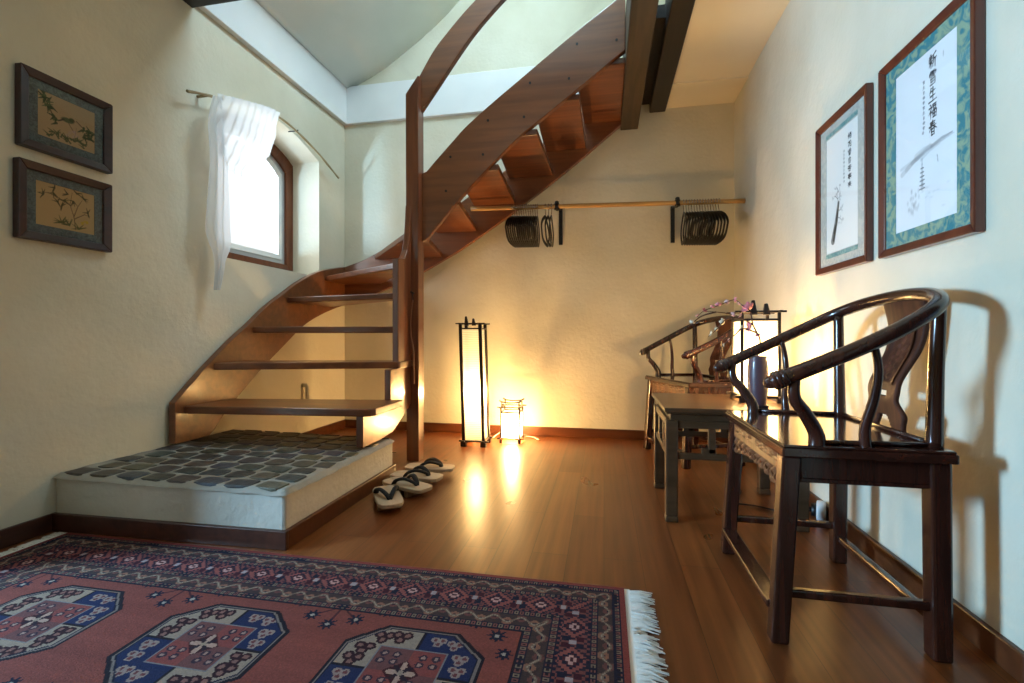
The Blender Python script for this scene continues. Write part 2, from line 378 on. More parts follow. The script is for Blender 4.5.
# left wall with the arched window opening (y,z) and an assumed, unseen opening nearer the viewer
WY0, WY1, WZ0 = 2.60, 3.69, 1.385
arch = [(WY0, WZ0), (WY1, WZ0), (WY1, 2.385)]
for k in range(1, 13):
    t = k/12; yy = lerp(WY1, WY0, t); arch.append((yy, 2.385+.125*math.sin(PI*t)))
near = [(.15, .06), (1.15, .06), (1.15, 2.15), (.15, 2.15)]  # assumed opening, added out of view to let side daylight in
def slope_sill(v):
    if abs(v.co.z-WZ0) < 1e-4 and WY0-.01 < v.co.y < WY1+.01: v.co.z += .05
wl = wall_with_holes('wall_left', [(YF-.25, -.05), (YB+.25, -.05), (YB+.25, 5.1), (YF-.25, 5.1)], [arch, near], lambda y, z: (XL, y, z), (-.32, 0, 0), M['plaster'], slope_sill)
tag(wl, 'cream plaster wall with arched window recess')
wb = MB().box((XL-.2, YB, -.05), (XR+.2, YB+.25, 5.2)).build('wall_back', M['plaster']); structure(wb, 'cream plaster wall behind the stairs and lanterns')
wr = MB().box((XR, YF-.25, -.05), (XR+.25, YB+.25, 5.2)).build('wall_right', M['plaster']); structure(wr, 'cream plaster wall behind the chairs')
wf = wall_with_holes('wall_front', [(XL-.2, -.05), (XR+.2, -.05), (XR+.2, 5.2), (XL-.2, 5.2)], [], lambda x, z: (x, YF, z), (0, -.25, 0), M['plaster'])
# ceiling (underside of the loft) right of the beams, and in front of the stair well
cl = MB()
cl.box((.375, 2.30, ZC), (XR, 3.72, 2.905)).box((.375, 3.72, ZC-.012), (XR, YB, 2.905)).box((XL, YF, 2.86), (XR, 2.30, 2.98))
structure(cl.build('ceiling', M['plaster_ceil']), 'cream ceiling under the loft')
# roof over the stair well, coved where it meets the wall
prof = [(-2.392, 3.232), (-2.05, 3.39), (-1.80, 3.545), (-1.55, 3.72), (-1.36, 3.88), (-1.0, 4.25), (-.6, 4.62), (-.2, 4.95), (1.1, 4.95)]
prof = catmull([(x, 0, z) for x, z in prof], 5)
rf = MB(); rf.grid([[(p.x, yy, p.z) for p in prof] for yy in (2.2, YB+.02)])
rf.build('ceiling', M['roof'], solid=.04); structure(bpy.data.objects['ceiling.001'], 'sloping pale roof above the stair well')
lw = MB().box((XL, 2.16, 2.98), (XR, 2.24, 5.1)).build('wall_loft', M['roof']); structure(lw)
# white wall plates
structure(MB().box((XL-.01, 2.36, 2.878), (-2.392, YB+.01, 3.232)).build('trim_1', M['plaster_white'], bevel=.004), 'white band along the top of the window wall')
structure(MB().box((-2.395, YB-.035, 2.878), (.14, YB+.01, 3.232)).build('trim_2', M['plaster_white'], bevel=.004), 'white band along the top of the stair wall')
# beams
structure(MB().box((.137, 2.30, 2.62), (.281, YB+.01, 2.95)).build('trim_3', M['beam_brown'], bevel=.006), 'brown beam carrying the top of the stairs')
structure(MB().box((.372, 2.30, 2.735), (.50, YB-.02, 2.95)).build('trim_4', M['beam_dark'], bevel=.006), 'dark beam under the cream ceiling')
structure(MB().box((.281, 3.0, 2.82), (.375, YB+.01, 2.90)).build('trim_6', M['beam_dark']), 'dark filler added for the shadow gap between the two beams')  # added dark filler, stands in for the shade in the gap
structure(MB().box((XL-.01, 2.24, 2.845), (.137, 2.41, 3.06)).build('trim_5', M['beam_dark'], bevel=.006), 'dark beam across the front of the stair well')
# baseboards
def board(name, a, b, mat, label): return structure(MB().box(a, b).build(name, mat, bevel=.004), label)
board('baseboard_left', (XL, YF, 0), (XL+.018, 1.664, .077), M['base_dark'], 'dark baseboard on the window wall')
board('baseboard_left', (XL, 2.70, 0), (XL+.018, YB, .077), M['base_back'], 'brown baseboard under the stairs')
board('baseboard_back', (XL, YB-.018, 0), (XR, YB, .077), M['base_back'], 'red-brown baseboard behind the lanterns')
board('baseboard_right', (XR-.018, 1.388, 0), (XR, YB, .077), M['base_back'], 'brown baseboard behind the chairs')
dr = MB().box((XR-.020, 1.31, 0), (XR+.01, 1.387, 2.12)).box((XR-.020, .40, 0), (XR+.01, .477, 2.12)).box((XR-.020, .477, 2.045), (XR+.01, 1.31, 2.12))
d1 = structure(dr.build('door_1', M['base_dark'], bevel=.004), 'dark door frame at the edge of the right wall')
lf_ = MB().box((XR-.012, .48, .006), (XR+.01, .60, 2.042)).box((XR-.012, 1.19, .006), (XR+.01, 1.307, 2.042)).box((XR-.004, .60, .006), (XR+.01, 1.19, 2.042))
for z0_, z1_ in ((.006, .20), (.92, 1.06), (1.92, 2.042)): lf_.box((XR-.012, .60, z0_), (XR+.005, 1.19, z1_))
lf_.build('door_leaf', M['base_dark'], d1, bevel=.003)
MB().tube([(XR-.012, .55, 1.0), (XR-.07, .55, 1.0), (XR-.07, .68, 1.0)], .009, 10).build('handle', M['chrome'], d1)

# window 1 : arched brown frame, sash, pane
w1 = thing('window_1', 'arched brown wood window with white daylight outside', None, (XL-.20, 3.0, 1.42)); w1['kind'] = 'structure'
def arch_loop(y0, y1, z0, zs, rise, n=14):
    out = [(y0, z0), (y1, z0)]
    for k in range(n+1):
        t = k/n; out.append((lerp(y1, y0, t), zs+rise*math.sin(PI*t)**.8 if 0 < t < 1 else zs))
    return out
def ring(mb, A, B, x0, x1):
    n = len(A)
    for i in range(n):
        j = (i+1) % n
        q = [(x0, *A[i]), (x0, *A[j]), (x0, *B[j]), (x0, *B[i])]; p = [(x1, *A[i]), (x1, *A[j]), (x1, *B[j]), (x1, *B[i])]
        mb.hexa(q, p)
XW = XL-.255
o0 = arch_loop(2.55, 3.70, 1.40, 2.36, .16); o1 = arch_loop(2.62, 3.605, 1.485, 2.28, .16); o2 = arch_loop(2.65, 3.56, 1.52, 2.25, .16); o3 = arch_loop(2.69, 3.52, 1.56, 2.21, .16)
mb = MB(); ring(mb, o0, o1, XW-.06, XW+.0); mb.build('window_frame', M['winframe'], w1, bevel=.004)
mb = MB(); ring(mb, o1, o2, XW-.055, XW-.022); mb.build('window_seal', M['winmetal'], w1)
mb = MB(); ring(mb, o2, o3, XW-.055, XW-.012); mb.build('window_sash', M['plaster_white'], w1, bevel=.003)
mb = MB(); mb.prism([(XW-.04, *p) for p in o3], (-.006, 0, 0)); mb.build('pane', M['glass'], w1)

# ------------------------------------------------------------------ STONE LANDING
PX1, PY0, PY1, PZ = -1.272, 1.70, 2.72, .235
def pyf(x): return lerp(1.70, 1.672, (PX1-x)/(PX1-XL))
def pz(x): return PZ+.017*(PX1-x)/(PX1-XL)   # the old masonry rises a little towards the wall
land = thing('stair_landing', 'whitewashed stone landing paved with dark cobbles at the foot of the stairs', 'landing', (-1.85, 2.2, 0))
mb = MB(); P4 = [(XL+.002, pyf(XL)+.012), (PX1-.012, PY0+.012), (PX1-.012, PY1), (XL+.002, PY1)]; mb.hexa([(x, y, 0) for x, y in P4], [(x, y, pz(x)-.012) for x, y in P4]); blk = mb.build('block', M['plaster_block'], land, bevel=.012)
mb = MB()
ny_, nx_ = 9, 9
pv = []
for i in range(61):
    row = []
    for j in range(53):
        x = lerp(XL+.002, PX1, i/60); y = lerp(pyf(x), PY1, j/52)
        z = pz(x)+.0015+.003*math.sin(x*37+y*19)*math.cos(y*31)
        if i in (0, 60) or j in (0, 52): z -= .02
        row.append((x, y, z))
    pv.append(row)
mb.grid(pv); mb.build('mortar_bed', M['mortar'], land)
mb = MB()
cols = ['#33332f', '#3f3d36', '#44413a', '#3a3e42', '#4a4335', '#2f3133', '#3d4448', '#4d4a3e']
yy = PY0+.006; r_ = 0
while yy < PY1-.03:
    hh = random.uniform(.100, .118); xx = XL+.02+(.07 if r_ % 2 else 0)*random.uniform(.6, 1.2)
    while xx < PX1-.05:
        ww = random.uniform(.120, .150); x1 = min(xx+ww, PX1-.016)
        if x1-xx > .05:
            k1 = (PY1-yy)/(PY1-PY0); k2 = (PY1-min(yy+hh, PY1-.01))/(PY1-PY0); pm = pyf((xx+x1)/2); ya_, y1 = PY1-k1*(PY1-pm), PY1-k2*(PY1-pm); g = .0088; cx, cy = (xx+x1)/2, (ya_+y1)/2; hx, hy = (x1-xx)/2-g, (y1-ya_)/2-g
            an = R(random.uniform(-4, 4)); n = 24; vs = []; mb.cur = tuple(c*random.uniform(.8, 1.2) for c in L(random.choice(cols)))
            jit = [random.uniform(.97, 1.03) for _ in range(4)]
            for (sc, z) in ((1., -.006), (.985, .005), (.93, .0082), (.6, .0088)):
                for k in range(n):
                    a = 2*PI*k/n; q = 7.
                    rr = (abs(math.cos(a))**q+abs(math.sin(a))**q)**(-1/q)*jit[int(k*4/n)]**.5
                    px, py = hx*rr*math.cos(a)*sc, hy*rr*math.sin(a)*sc
                    vs.append((cx+px*math.cos(an)-py*math.sin(an), cy+px*math.sin(an)+py*math.cos(an), pz(cx)+z-.003))
            fs = [(i*n+k, i*n+(k+1) % n, (i+1)*n+(k+1) % n, (i+1)*n+k) for i in range(3) for k in range(n)]+[tuple(3*n+k for k in range(n))]
            mb.add(vs, fs, False)
        xx = x1
    yy += hh; r_ += 1
mb.build('cobblestones', M['cobble'], land)
mb = MB(); mb.hexa(*[[(XL+.002, pyf(XL)-.008, z), (PX1+.008, PY0-.008, z), (PX1+.008, PY0+.012, z), (XL+.002, pyf(XL)+.012, z)] for z in (0, .077)]); mb.build('base_board', M['base_dark'], land, bevel=.003)
mb = MB(); mb.box((PX1-.012, PY0+.012, 0), (PX1+.008, PY1, .077)); mb.build('base_board', M['base_back'], land, bevel=.003)

# ------------------------------------------------------------------ STAIRCASE
st = thing('staircase', 'reddish wooden winder staircase climbing from the cobbled landing to the loft', 'staircase', (-1.85, 2.4, PZ))
TZ = [None, .466, .703, .935, 1.167, 1.392, 1.618, 1.836, 2.06, 2.28, 2.49, 2.70]
XI, YI = -2.372, 4.0      # inner faces of the wall string
XS = -1.36                # left face of the inner string
TP = {1: [(XI, 2.29), (-1.30, 2.395), (-1.27, 2.41), (-1.255, 2.44), (-1.255, 2.80), (XI, 2.64)],
      2: [(XI, 2.50), (-1.318, 2.865), (-1.306, 2.875), (-1.306, 3.08), (-1.355, 3.08), (XI, 2.85)],
      3: [(XI, 2.83), (XS+.01, 2.94), (XS+.01, 3.05), (XI, 3.23)],
      4: [(XI, 3.19), (XS+.01, 2.995), (XS+.01, 3.075), (XI, 3.74)],
      5: [(XI, 3.69), (XS+.01, 3.05), (-1.345, 3.13), (-2.0, YI), (XI, YI)],
      6: [(-2.07, YI), (-1.345, 3.10), (-1.262, 3.175), (-1.42, YI)],
      7: [(-1.475, YI), (-1.30, 3.165), (-1.0, 3.165), (-1.10, YI)],
      8: [(-1.125, YI), (-1.03, 3.165), (-.715, 3.165), (-.755, YI)],
      9: [(-.81, YI), (-.755, 3.165), (-.445, 3.165), (-.425, YI)],
      10: [(-.49, YI), (-.475, 3.165), (-.16, 3.165), (-.15, YI)],
      11: [(-.165, YI), (-.195, 3.165), (.137, 3.165), (.137, YI)]}
for k, pts in TP.items():
    mb = MB(); mb.prism([(x, y, TZ[k]-.043) for x, y in pts], (0, 0, .043)); mb.build('tread', M['stair_x'], st, bevel=.006)
# wall string: along the window wall, round the corner, up the back wall
mb = MB()
top = [(2.235, .493), (2.42, .66), (2.65, .845), (2.81, .958), (2.97, 1.08), (3.19, 1.215), (3.37, 1.318), (3.64, 1.43), (YI, 1.515)]
bot = [(2.235, PZ+.026), (2.49, PZ+.026), (2.56, .35), (2.714, .48), (2.918, .638), (3.162, .803), (3.404, .96), (3.682, 1.071), (YI, 1.161)]
tp_ = catmull([(0, a, b) for a, b in top], 5); bt_ = catmull([(0, a, b) for a, b in bot[1:]], 5)
ty, tz = [p.y for p in tp_], [p.z for p in tp_]; by, bz = [2.235]+[p.y for p in bt_], [PZ+.026]+[p.z for p in bt_]
ys = [lerp(2.235, YI+.05, i/46) for i in range(47)]
def slab(mb, lo_in, hi_in, lo_out, hi_out):
    n = len(lo_in); P = [lo_in, hi_in, hi_out, lo_out]
    vs = [p for row in P for p in row]; fs = []
    for a in range(4):
        b = (a+1) % 4
        for i in range(n-1): fs.append((a*n+i, a*n+i+1, b*n+i+1, b*n+i))
    fs += [(0, n, 2*n, 3*n), (n-1, 4*n-1, 3*n-1, 2*n-1)]
    mb.add(vs, fs, False)
xo = XI-.045
slab(mb, [(XI, y, interp(by, bz, y)) for y in ys], [(XI, y, interp(ty, tz, y)) for y in ys], [(xo, y, interp(by, bz, y)) for y in ys], [(xo, y, interp(ty, tz, y)) for y in ys])
mb.build('wall_stringer', M['stair_str'], st, bevel=.004)
mb = MB()
bx = [XI, -2.2, -2.057, -1.83, -1.59, -1.253, -.89, -.538, -.2, .106, .137]; bzz = [1.161, 1.205, 1.265, 1.35, 1.455, 1.634, 1.865, 2.106, 2.356, 2.60, 2.625]
tzz = [1.515, 1.565, 1.63, 1.75, 1.88, 2.05, 2.28, 2.51, 2.75, 2.90, 2.90]
xs = [lerp(XI, .137, i/50) for i in range(51)]
slab(mb, [(x, YI+.05, interp(bx, bzz, x)) for x in xs], [(x, YI+.05, interp(bx, tzz, x)) for x in xs], [(x, YI, interp(bx, bzz, x)) for x in xs], [(x, YI, interp(bx, tzz, x)) for x in xs])
mb.build('wall_stringer', M['stair_str'], st, bevel=.004)
# inner string, lower saw-tooth board beside the newel
XA = -1.318
lo = [(2.41, PZ+.011), (2.60, PZ+.011), (2.79, .262), (2.93, .325), (3.03, .375), (3.10, .42)]
hi = [(3.10, 1.80), (3.075, 1.78), (3.055, 1.60), (3.02, 1.46), (2.97, 1.395), (2.87, 1.378), (2.87, .659), (2.755, .659), (2.755, .422), (2.41, .422)]
mb = MB(); mb.prism([(XS, y, z) for y, z in lo+hi], (XA-XS, 0, 0)); mb.build('inner_stringer', M['stair_z'], st, bevel=.004)
# newel
NX0, NX1, NY0, NY1 = -1.352, -1.262, 3.075, 3.178
mb = MB(); mb.hexa([(NX0, NY0, 0), (NX1, NY0, 0), (NX1, NY1, 0), (NX0, NY1, 0)], [(NX0-.008, NY0, 2.56), (NX1-.004, NY0, 2.685), (NX1-.004, NY1, 2.685), (NX0-.008, NY1, 2.56)])
mb.build('newel_post', M['stair_z'], st, bevel=.005)
# inner string, upper flight
up = [(425, 173), (439.5, 156), (453.6, 140), (466, 126.3), (490, 104.5), (520, 79), (570, 36.5), (615.5, 0), (640, -19)]
dn = [(640, 41), (623, 51.6), (579, 87.8), (536, 123), (520, 136), (487.8, 168.3), (461.5, 196.8), (439.5, 223), (424.5, 242)]
Y1 = 3.14
upw = [at(*p, y=Y1) for p in up]; dnw = [at(*p, y=Y1) for p in dn]
xs = [lerp(-1.266, .137, i/40) for i in range(41)]
ux, uz = [p.x for p in catmull(upw, 4)], [p.z for p in catmull(upw, 4)]; dxx, dzz = [p.x for p in reversed(catmull(dnw, 4))], [p.z for p in reversed(catmull(dnw, 4))]
mb = MB(); slab(mb, [(x, Y1+.045, interp(dxx, dzz, x)) for x in xs], [(x, Y1+.045, interp(ux, uz, x)) for x in xs], [(x, Y1, interp(dxx, dzz, x)) for x in xs], [(x, Y1, interp(ux, uz, x)) for x in xs])
mb.build('inner_stringer', M['stair_str'], st, bevel=.005)
for p in [(450.5, 157), (488, 120.5), (530, 83), (577, 44), (446, 191), (483, 154.5), (524, 117), (569, 78.6), (616.6, 40)]:
    c = at(*p, y=Y1); mb = MB(); mb.tube([c+Vector((0, .004, 0)), c+Vector((0, -.004, 0))], .0085, 12); mb.build('bolt', M['bolt'], st)
# handrail board
ru = [(417, 80), (433, 51), (447.4, 31.8), (461.8, 14.4), (475, 0), (505, -32), (545, -70)]; rd = [(417, 117), (440.2, 82), (457.7, 55.4), (476, 29.7), (501.7, 0), (528, -26), (565, -58)]
Y2 = 3.125
a_ = catmull([at(*p, y=Y2) for p in ru], 5); b_ = catmull([at(*p, y=Y2) for p in rd], 5); d_ = Vector((0, .045, 0))
mb = MB(); slab(mb, [p+d_ for p in b_], [p+d_ for p in a_], b_, a_); mb.build('handrail', M['stair_str'], st, bevel=.006)

# shoehorn on the newel
sh = thing('shoehorn', 'long curved wooden shoehorn hanging from a peg on the newel post', 'shoehorn', (-1.295, 3.05, .8))
pts = [at(px, py, y=3.048) for px, py in [(413, 300), (411.5, 312), (410.5, 325), (411.5, 338), (413.5, 350), (414, 365), (413.8, 384)]]
mb = MB(); mb.tube(catmull(pts, 4), [.006]*13+[.008]*6+[.009]*6, 8, flat=(1.2, .5)); mb.build('blade', M['horn'], sh)
q = at(412.6, 293, y=3.06); mb = MB(); mb.tube([q+Vector((0, .014, 0)), q+Vector((0, -.025, .004))], .007, 10); mb.build('peg', M['black'], sh)
mb = MB(); mb.tube([q+Vector((0, -.01, 0)), q+Vector((.004, -.004, -.03)), pts[0]], .003, 6); mb.build('cord', M['black'], sh)

# small peg of pipe on the wall under the stairs
pg = MB(); p0 = at(302.5, 384, x=XL); pg.tube([(XL, p0.y, p0.z-.01), (XL+.035, p0.y, p0.z-.01), (XL+.045, p0.y, p0.z-.03), (XL+.045, p0.y, p0.z-.14)], .016, 10)
tag(pg.build('wall_pipe', M['plaster']), 'short cream pipe stub on the wall under the stairs', 'pipe')

# ------------------------------------------------------------------ RUG
RX0, RX1, RY0, RY1 = -2.30, .067, 0.02, 1.645
rr = Raster(RX1-RX0, RY1-RY0, .0042, '#97483c')
X, Y = rr.X, rr.Y; W_, Hh = rr.w, rr.h
ab = (np.sin(Y*61)+np.sin(Y*23+1)+np.sin(Y*137)*.6)[..., None]*.045+rng.normal(0, .05, X.shape)[..., None]; rr.C *= (1+ab)
NAVY, MAROON, TAN, CREAM, RED, PINK, DARK, BLUE, OCH = '#1b1e38', '#4a1a26', '#a8876e', '#ac9480', '#a8483f', '#d58f88', '#221a26', '#1e2a58', '#9c6a44'
# secondary flower sprays between medallions and along the field edge
def star(cx, cy, r, c=NAVY, cc='#b9a99a'):
    a = np.arctan2(Y-cy, X-cx); d = np.hypot(X-cx, Y-cy); rr.fill(d < r*(.55+.45*np.abs(np.cos(4*a))**3), c); rr.fill(d < r*.25, cc)
fx0, fy0 = RX0, RY0
cxs = [-.515, -1.10, -1.69]; rows = [1.12, .545]
for cy in (1.35, .315):
    sg = 1 if cy > .8 else -1
    for cx in (-.81, -1.39, -1.97):
        for dx, dy in ((-.072, -.047), (0, -.08), (.072, -.045)):
            rr.stroke([(cx-fx0, cy-fy0+sg*.01), (cx+dx*.6-fx0, cy+sg*dy*.55-fy0), (cx+dx-fx0, cy+sg*dy-fy0)], .006, '#4d1f2a')
            star(cx+dx-fx0, cy+sg*dy-fy0, .028)
    for cx in (-.66, -.37, -.95, -1.25, -1.54, -1.83): star(cx-fx0, cy-fy0+.008*sg, .026)
for cx in (-.81, -1.39, -1.97):
    for dx, dy in ((-.05, .07), (.05, .07), (-.05, -.07), (.05, -.07), (0, 0)): star(cx+dx-fx0, .83+dy-fy0, .026)
star(-.30-fx0, 1.312-fy0, .03); star(-.265-fx0, 1.24-fy0, .026)
for cy in rows:
    for cx in cxs:
        u = X-(cx-fx0); v = Y-(cy-fy0); hw, hh = .198, .176
        oc = lambda k: (np.abs(u) < hw-k) & (np.abs(v) < hh-k) & (np.abs(u)/(hw)+np.abs(v)/(hh) < 1.52-k*9)
        rr.fill(oc(-.006), DARK); rr.fill(oc(.004), '#8d7a72'); rr.fill(oc(.009), NAVY)
        ins = oc(.013); rr.fill(ins & (((u < .01) & (v > 0)) | ((u > .01) & (v < 0))), CREAM); rr.fill(ins & (((u >= .01) & (v >= 0)) | ((u <= .01) & (v <= 0))), BLUE if cy > 1 else NAVY)
        rr.fill(ins & (np.abs(u-.01) < .004), DARK); rr.fill(ins & (np.abs(v) < .004), DARK)
        for (tx, ty) in ((-.10, .128), (-.135, .075), (-.05, .135), (-.145, .03), (.11, -.128), (.14, -.075), (.06, -.135), (.145, -.03)):
            for k in range(3):
                a = k*2*PI/3+.5; d = np.hypot(u-tx-.017*math.cos(a), v-ty-.014*math.sin(a)); rr.fill(ins & (d < .0165), '#3a1822'); rr.fill(ins & (d < .008), '#9a665c')
        for (tx, ty) in ((.06, .135), (.11, .128), (.14, .075), (.145, .03), (-.06, -.135), (-.11, -.128), (-.14, -.075), (-.145, -.03)):
            for k in range(3):
                a = k*2*PI/3+.5; d = np.hypot(u-tx-.013*math.cos(a), v-ty-.011*math.sin(a)); rr.fill(ins & (d < .0125), '#a98f86'); rr.fill(ins & (d < .006), '#7d3b3d')
        box = (np.abs(u-.005) < .098) & (np.abs(v) < .092); rr.fill(box, '#8b8588'); box = (np.abs(u-.005) < .093) & (np.abs(v) < .087); rr.fill(box, '#9a4640')
        rr.fill(box & (((u < .005) & (v > 0)) | ((u > .005) & (v < 0))), '#7e4a48')
        for tx in (-.05, .06):
            for ty in (-.045, .05):
                for dx in (-.018, .018):
                    for dy in (-.014, .014):
                        d = np.hypot(u-tx-dx, v-ty-dy); rr.fill(box & (d < .012), '#3c2a3d'); rr.fill(box & (d < .006), '#b58d80')
        d = np.abs(u-.005)/.05+np.abs(v)/.046; rr.fill(d < 1, '#4a1620')
        a = np.arctan2(v, u-.005); dd = np.hypot(u-.005, v); rr.fill(dd < .042*(.25+.75*np.abs(np.cos(2*a))**3), '#c9a08c'); rr.fill(dd < .045*(.2+.8*np.abs(np.sin(2*a))**4)*.8, '#33202e'); rr.fill(dd < .008, CREAM)
# borders
dE = np.minimum.reduce([X, W_-X, Y, Hh-Y]); vert = np.minimum(X, W_-X) <= np.minimum(Y, Hh-Y); tt = np.where(vert, Y, X)
def band(a, b): return (dE >= a) & (dE < b)
def guard(a, b):
    m = band(a, b); rr.fill(m, NAVY); c = (dE-a)/(b-a); k = (tt/.017) % 2
    rr.fill(m & (c > .22) & (c < .78) & (k % 1 > .28), '#8f5048'); rr.fill(m & (c > .22) & (c < .78) & (k % 1 > .28) & (k > 1), '#8f7a64')
    rr.fill(m & (np.abs(c-.5) < .14) & (k % 1 > .5) & (k % 1 < .8), DARK)
def wavy(a, b, per):
    m = band(a, b); rr.fill(m, '#4a3838'); c = (dE-a)/(b-a); ph = tt/per*2*PI; wv = .5+.27*np.sin(ph)
    for off, cc in ((.25, '#a06a52'), (.75, '#7a4640')):
        dd = np.hypot(((tt/per+off) % 1-.5)*per, (c-(.68 if off < .5 else .32))*(b-a)); rr.fill(m & (dd < .0165), cc); rr.fill(m & (dd < .006), NAVY)
    rr.fill(m & (np.abs(c-wv) < .11), '#8c7460'); rr.fill(m & (np.abs(c-wv) < .03), '#b5a08a')
def mainb(a, b, per):
    m = band(a, b); rr.fill(m, '#8a4743'); c = ((dE-a)/(b-a)-.5)*2; q = (tt/per) % 1-.5
    ser = (np.floor(np.abs(q)*per/.0085)*.0085)/(per*.5)+np.abs(c)*.62
    rr.fill(m & (ser < .78) & (ser > .66), '#2a2138'); rr.fill(m & (ser <= .66), '#a5544c'); rr.fill(m & (ser < .42) & (ser > .30), NAVY); rr.fill(m & (ser <= .30), '#57202c'); rr.fill(m & (ser < .2), '#d9a39a'); rr.fill(m & (ser < .06), MAROON)
    for s1 in (-1, 1):
        for s2 in (-1, 1):
            qq = q*s1
            mm = m & (np.abs(qq-.40) < .075) & (np.abs(c*s2-.42) < .26); rr.fill(mm, '#4a1428' if s1*s2 > 0 else NAVY)
            rr.fill(m & (np.abs(qq-.47) < .03) & (np.abs(c*s2-.1) < .12), '#b9a6a8')
    k = (tt/.021) % 1; rr.fill(m & (np.abs(c) > .84) & (k > .45), NAVY); rr.fill(m & (np.abs(c) > .68) & (np.abs(c) < .8) & (k < .3), '#352a3e')
e = [0., .016, .041, .083, .106, .198, .223, .273, .299]
rr.fill(band(0, e[1]), '#9c4038'); guard(e[1], e[2]); wavy(e[2], e[3], .083); guard(e[3], e[4]); mainb(e[4], e[5], .145); guard(e[5], e[6]); wavy(e[6], e[7], .083); guard(e[7], e[8])
rr.fill(band(e[8], e[8]+.004), DARK)
rr.C *= rng.uniform(.82, 1.04, X.shape)[..., None]
rr.C *= .51; lum = rr.C.mean(-1, keepdims=True); rr.C = lum+(rr.C-lum)*.88
z1 = .012
ev = [(RX0, RY0, 0), (RX1, RY0, 0), (RX1, RY1, 0), (RX0, RY1, 0), (RX0, RY0, z1), (RX1, RY0, z1), (RX1, RY1, z1), (RX0, RY1, z1)]
ef = [(0, 1, 5, 4), (1, 2, 6, 5), (2, 3, 7, 6), (3, 0, 4, 7)]
rug = rr.build('rug', M['rug'], (RX0, RY0, z1), (1, 0, 0), (0, 1, 0), None, (ev, ef, L('#8a3a34')))
tag(rug, 'red oriental rug with navy octagon medallions and white fringe on the plank floor', 'rug')
for side in (1, -1):
    mb = MB(); xe = RX1 if side > 0 else RX0
    mb.box((xe, RY0, .001), (xe+side*.018, RY1, .009))
    n = 560 if side > 0 else 380
    for i in range(n):
        y = lerp(RY0+.004, RY1-.004, (i+random.random()*.6)/n); ln = random.uniform(.055, .082) if side > 0 else random.uniform(.03, .06)
        if side > 0 and 1.40 < y < 1.43: ln *= .55
        dy = random.uniform(-.02, .012); h = .005+.006*random.random()
        pts = [(xe+side*.016, y, h), (xe+side*(.016+ln*.5), y+dy*.5, h*.9+.002), (xe+side*(.016+ln), y+dy+random.uniform(-.006, .006), .003)]
        mb.tube(pts, [.0032, .0029, .0014], 4, cap=False)
    fr = mb.build('fringe', M['fringe'], rug); fr['kind'] = 'stuff'

# ------------------------------------------------------------------ FRAMED PICTURES
def framed(name, label, cat_loc, y0, y1, z0, z1, x_wall, face, depth, bw, matw, frame_m, mat_m, raster, mat_strip=None, group=None):
    """face=+1 faces +x (left wall), -1 faces -x. Print sits inside frame border bw and mat width matw (left/right, top/bottom)."""
    root = thing(name, label, 'picture', (x_wall, (y0+y1)/2, z0), 0, group)
    xf = x_wall+face*depth; xb = x_wall+face*.001
    mb = MB()
    O = [(y0, z0), (y1, z0), (y1, z1), (y0, z1)]; I = [(y0+bw, z0+bw), (y1-bw, z0+bw), (y1-bw, z1-bw), (y0+bw, z1-bw)]
    Mi = [(lerp(o[0], i[0], .55), lerp(o[1], i[1], .55)) for o, i in zip(O, I)]
    for i in range(4):
        j = (i+1) % 4
        P = [(xb, *O[i]), (xb, *O[j]), (xb, *I[j]), (xb, *I[i])]; Q = [(xf, *O[i]), (xf, *O[j]), (xf-face*.009, *I[j]), (xf-face*.009, *I[i])]
        if face > 0: P.reverse(); Q.reverse()
        mb.hexa(Q, P) if face < 0 else mb.hexa(P, Q)
    mb.build('frame', frame_m, root, bevel=.004)
    xm = x_wall+face*(depth*.45)
    mw, mh = matw; A = [(y0+bw-.002, z0+bw-.002), (y1-bw+.002, z0+bw-.002), (y1-bw+.002, z1-bw+.002), (y0+bw-.002, z1-bw+.002)]
    B = [(y0+bw+mw, z0+bw+mh), (y1-bw-mw, z0+bw+mh), (y1-bw-mw, z1-bw-mh), (y0+bw+mw, z1-bw-mh)]
    mb = MB()
    for i in range(4):
        j = (i+1) % 4; P = [(xm, *A[i]), (xm, *A[j]), (xm, *B[j]), (xm, *B[i])]; Q = [(xm+face*.003, *q[1:]) for q in P]
        mb.hexa(P, Q)
    mo = mb.build('mat', mat_m, root)
    if mat_strip:
        for zz in (z0+bw+mh-.022, z1-bw-mh+.004):
            mb = MB(); mb.box((xm+face*.003, B[0][0], zz), (xm+face*.0045, B[1][0], zz+.018)); mb.build('mat_strip', mat_strip, root)
    pw, ph = B[1][0]-B[0][0], B[2][1]-B[0][1]
    rs = raster(pw, ph)
    if face < 0: rs.build('print', M['ink'], (xm+face*.001, B[1][0], B[0][1]), (0, -1, 0), (0, 0, 1), root)
    else: rs.build('print', M['ink'], (xm+face*.001, B[0][0], B[0][1]), (0, 1, 0), (0, 0, 1), root)
    mb = MB(); mb.box((xm+face*.007, y0+bw-.003, z0+bw-.003), (xm+face*.009, y1-bw+.003, z1-bw+.003)); mb.build('glass', M['glass'], root)
    return root
def chars(rs, strokes, x, y, w, h, sw, col, a=1.):
    for s in strokes:
        rs.stroke([(x+w*p[0], y+h*p[1]) for p in s], sw*1.25, col, a, sw*.6)
XIN = [[(.25, .98), (.31, .9)], [(.08, .84), (.46, .87)], [(.16, .8), (.21, .7)], [(.37, .8), (.3, .69)], [(.03, .66), (.49, .69)], [(.05, .48), (.48, .51)], [(.27, .66), (.27, .0)], [(.25, .45), (.03, .16)], [(.29, .45), (.46, .28)],
       [(.88, .99), (.6, .86)], [(.61, .86), (.58, .4), (.48, .05)], [(.6, .58), (1., .61)], [(.81, .58), (.8, -.05)]]
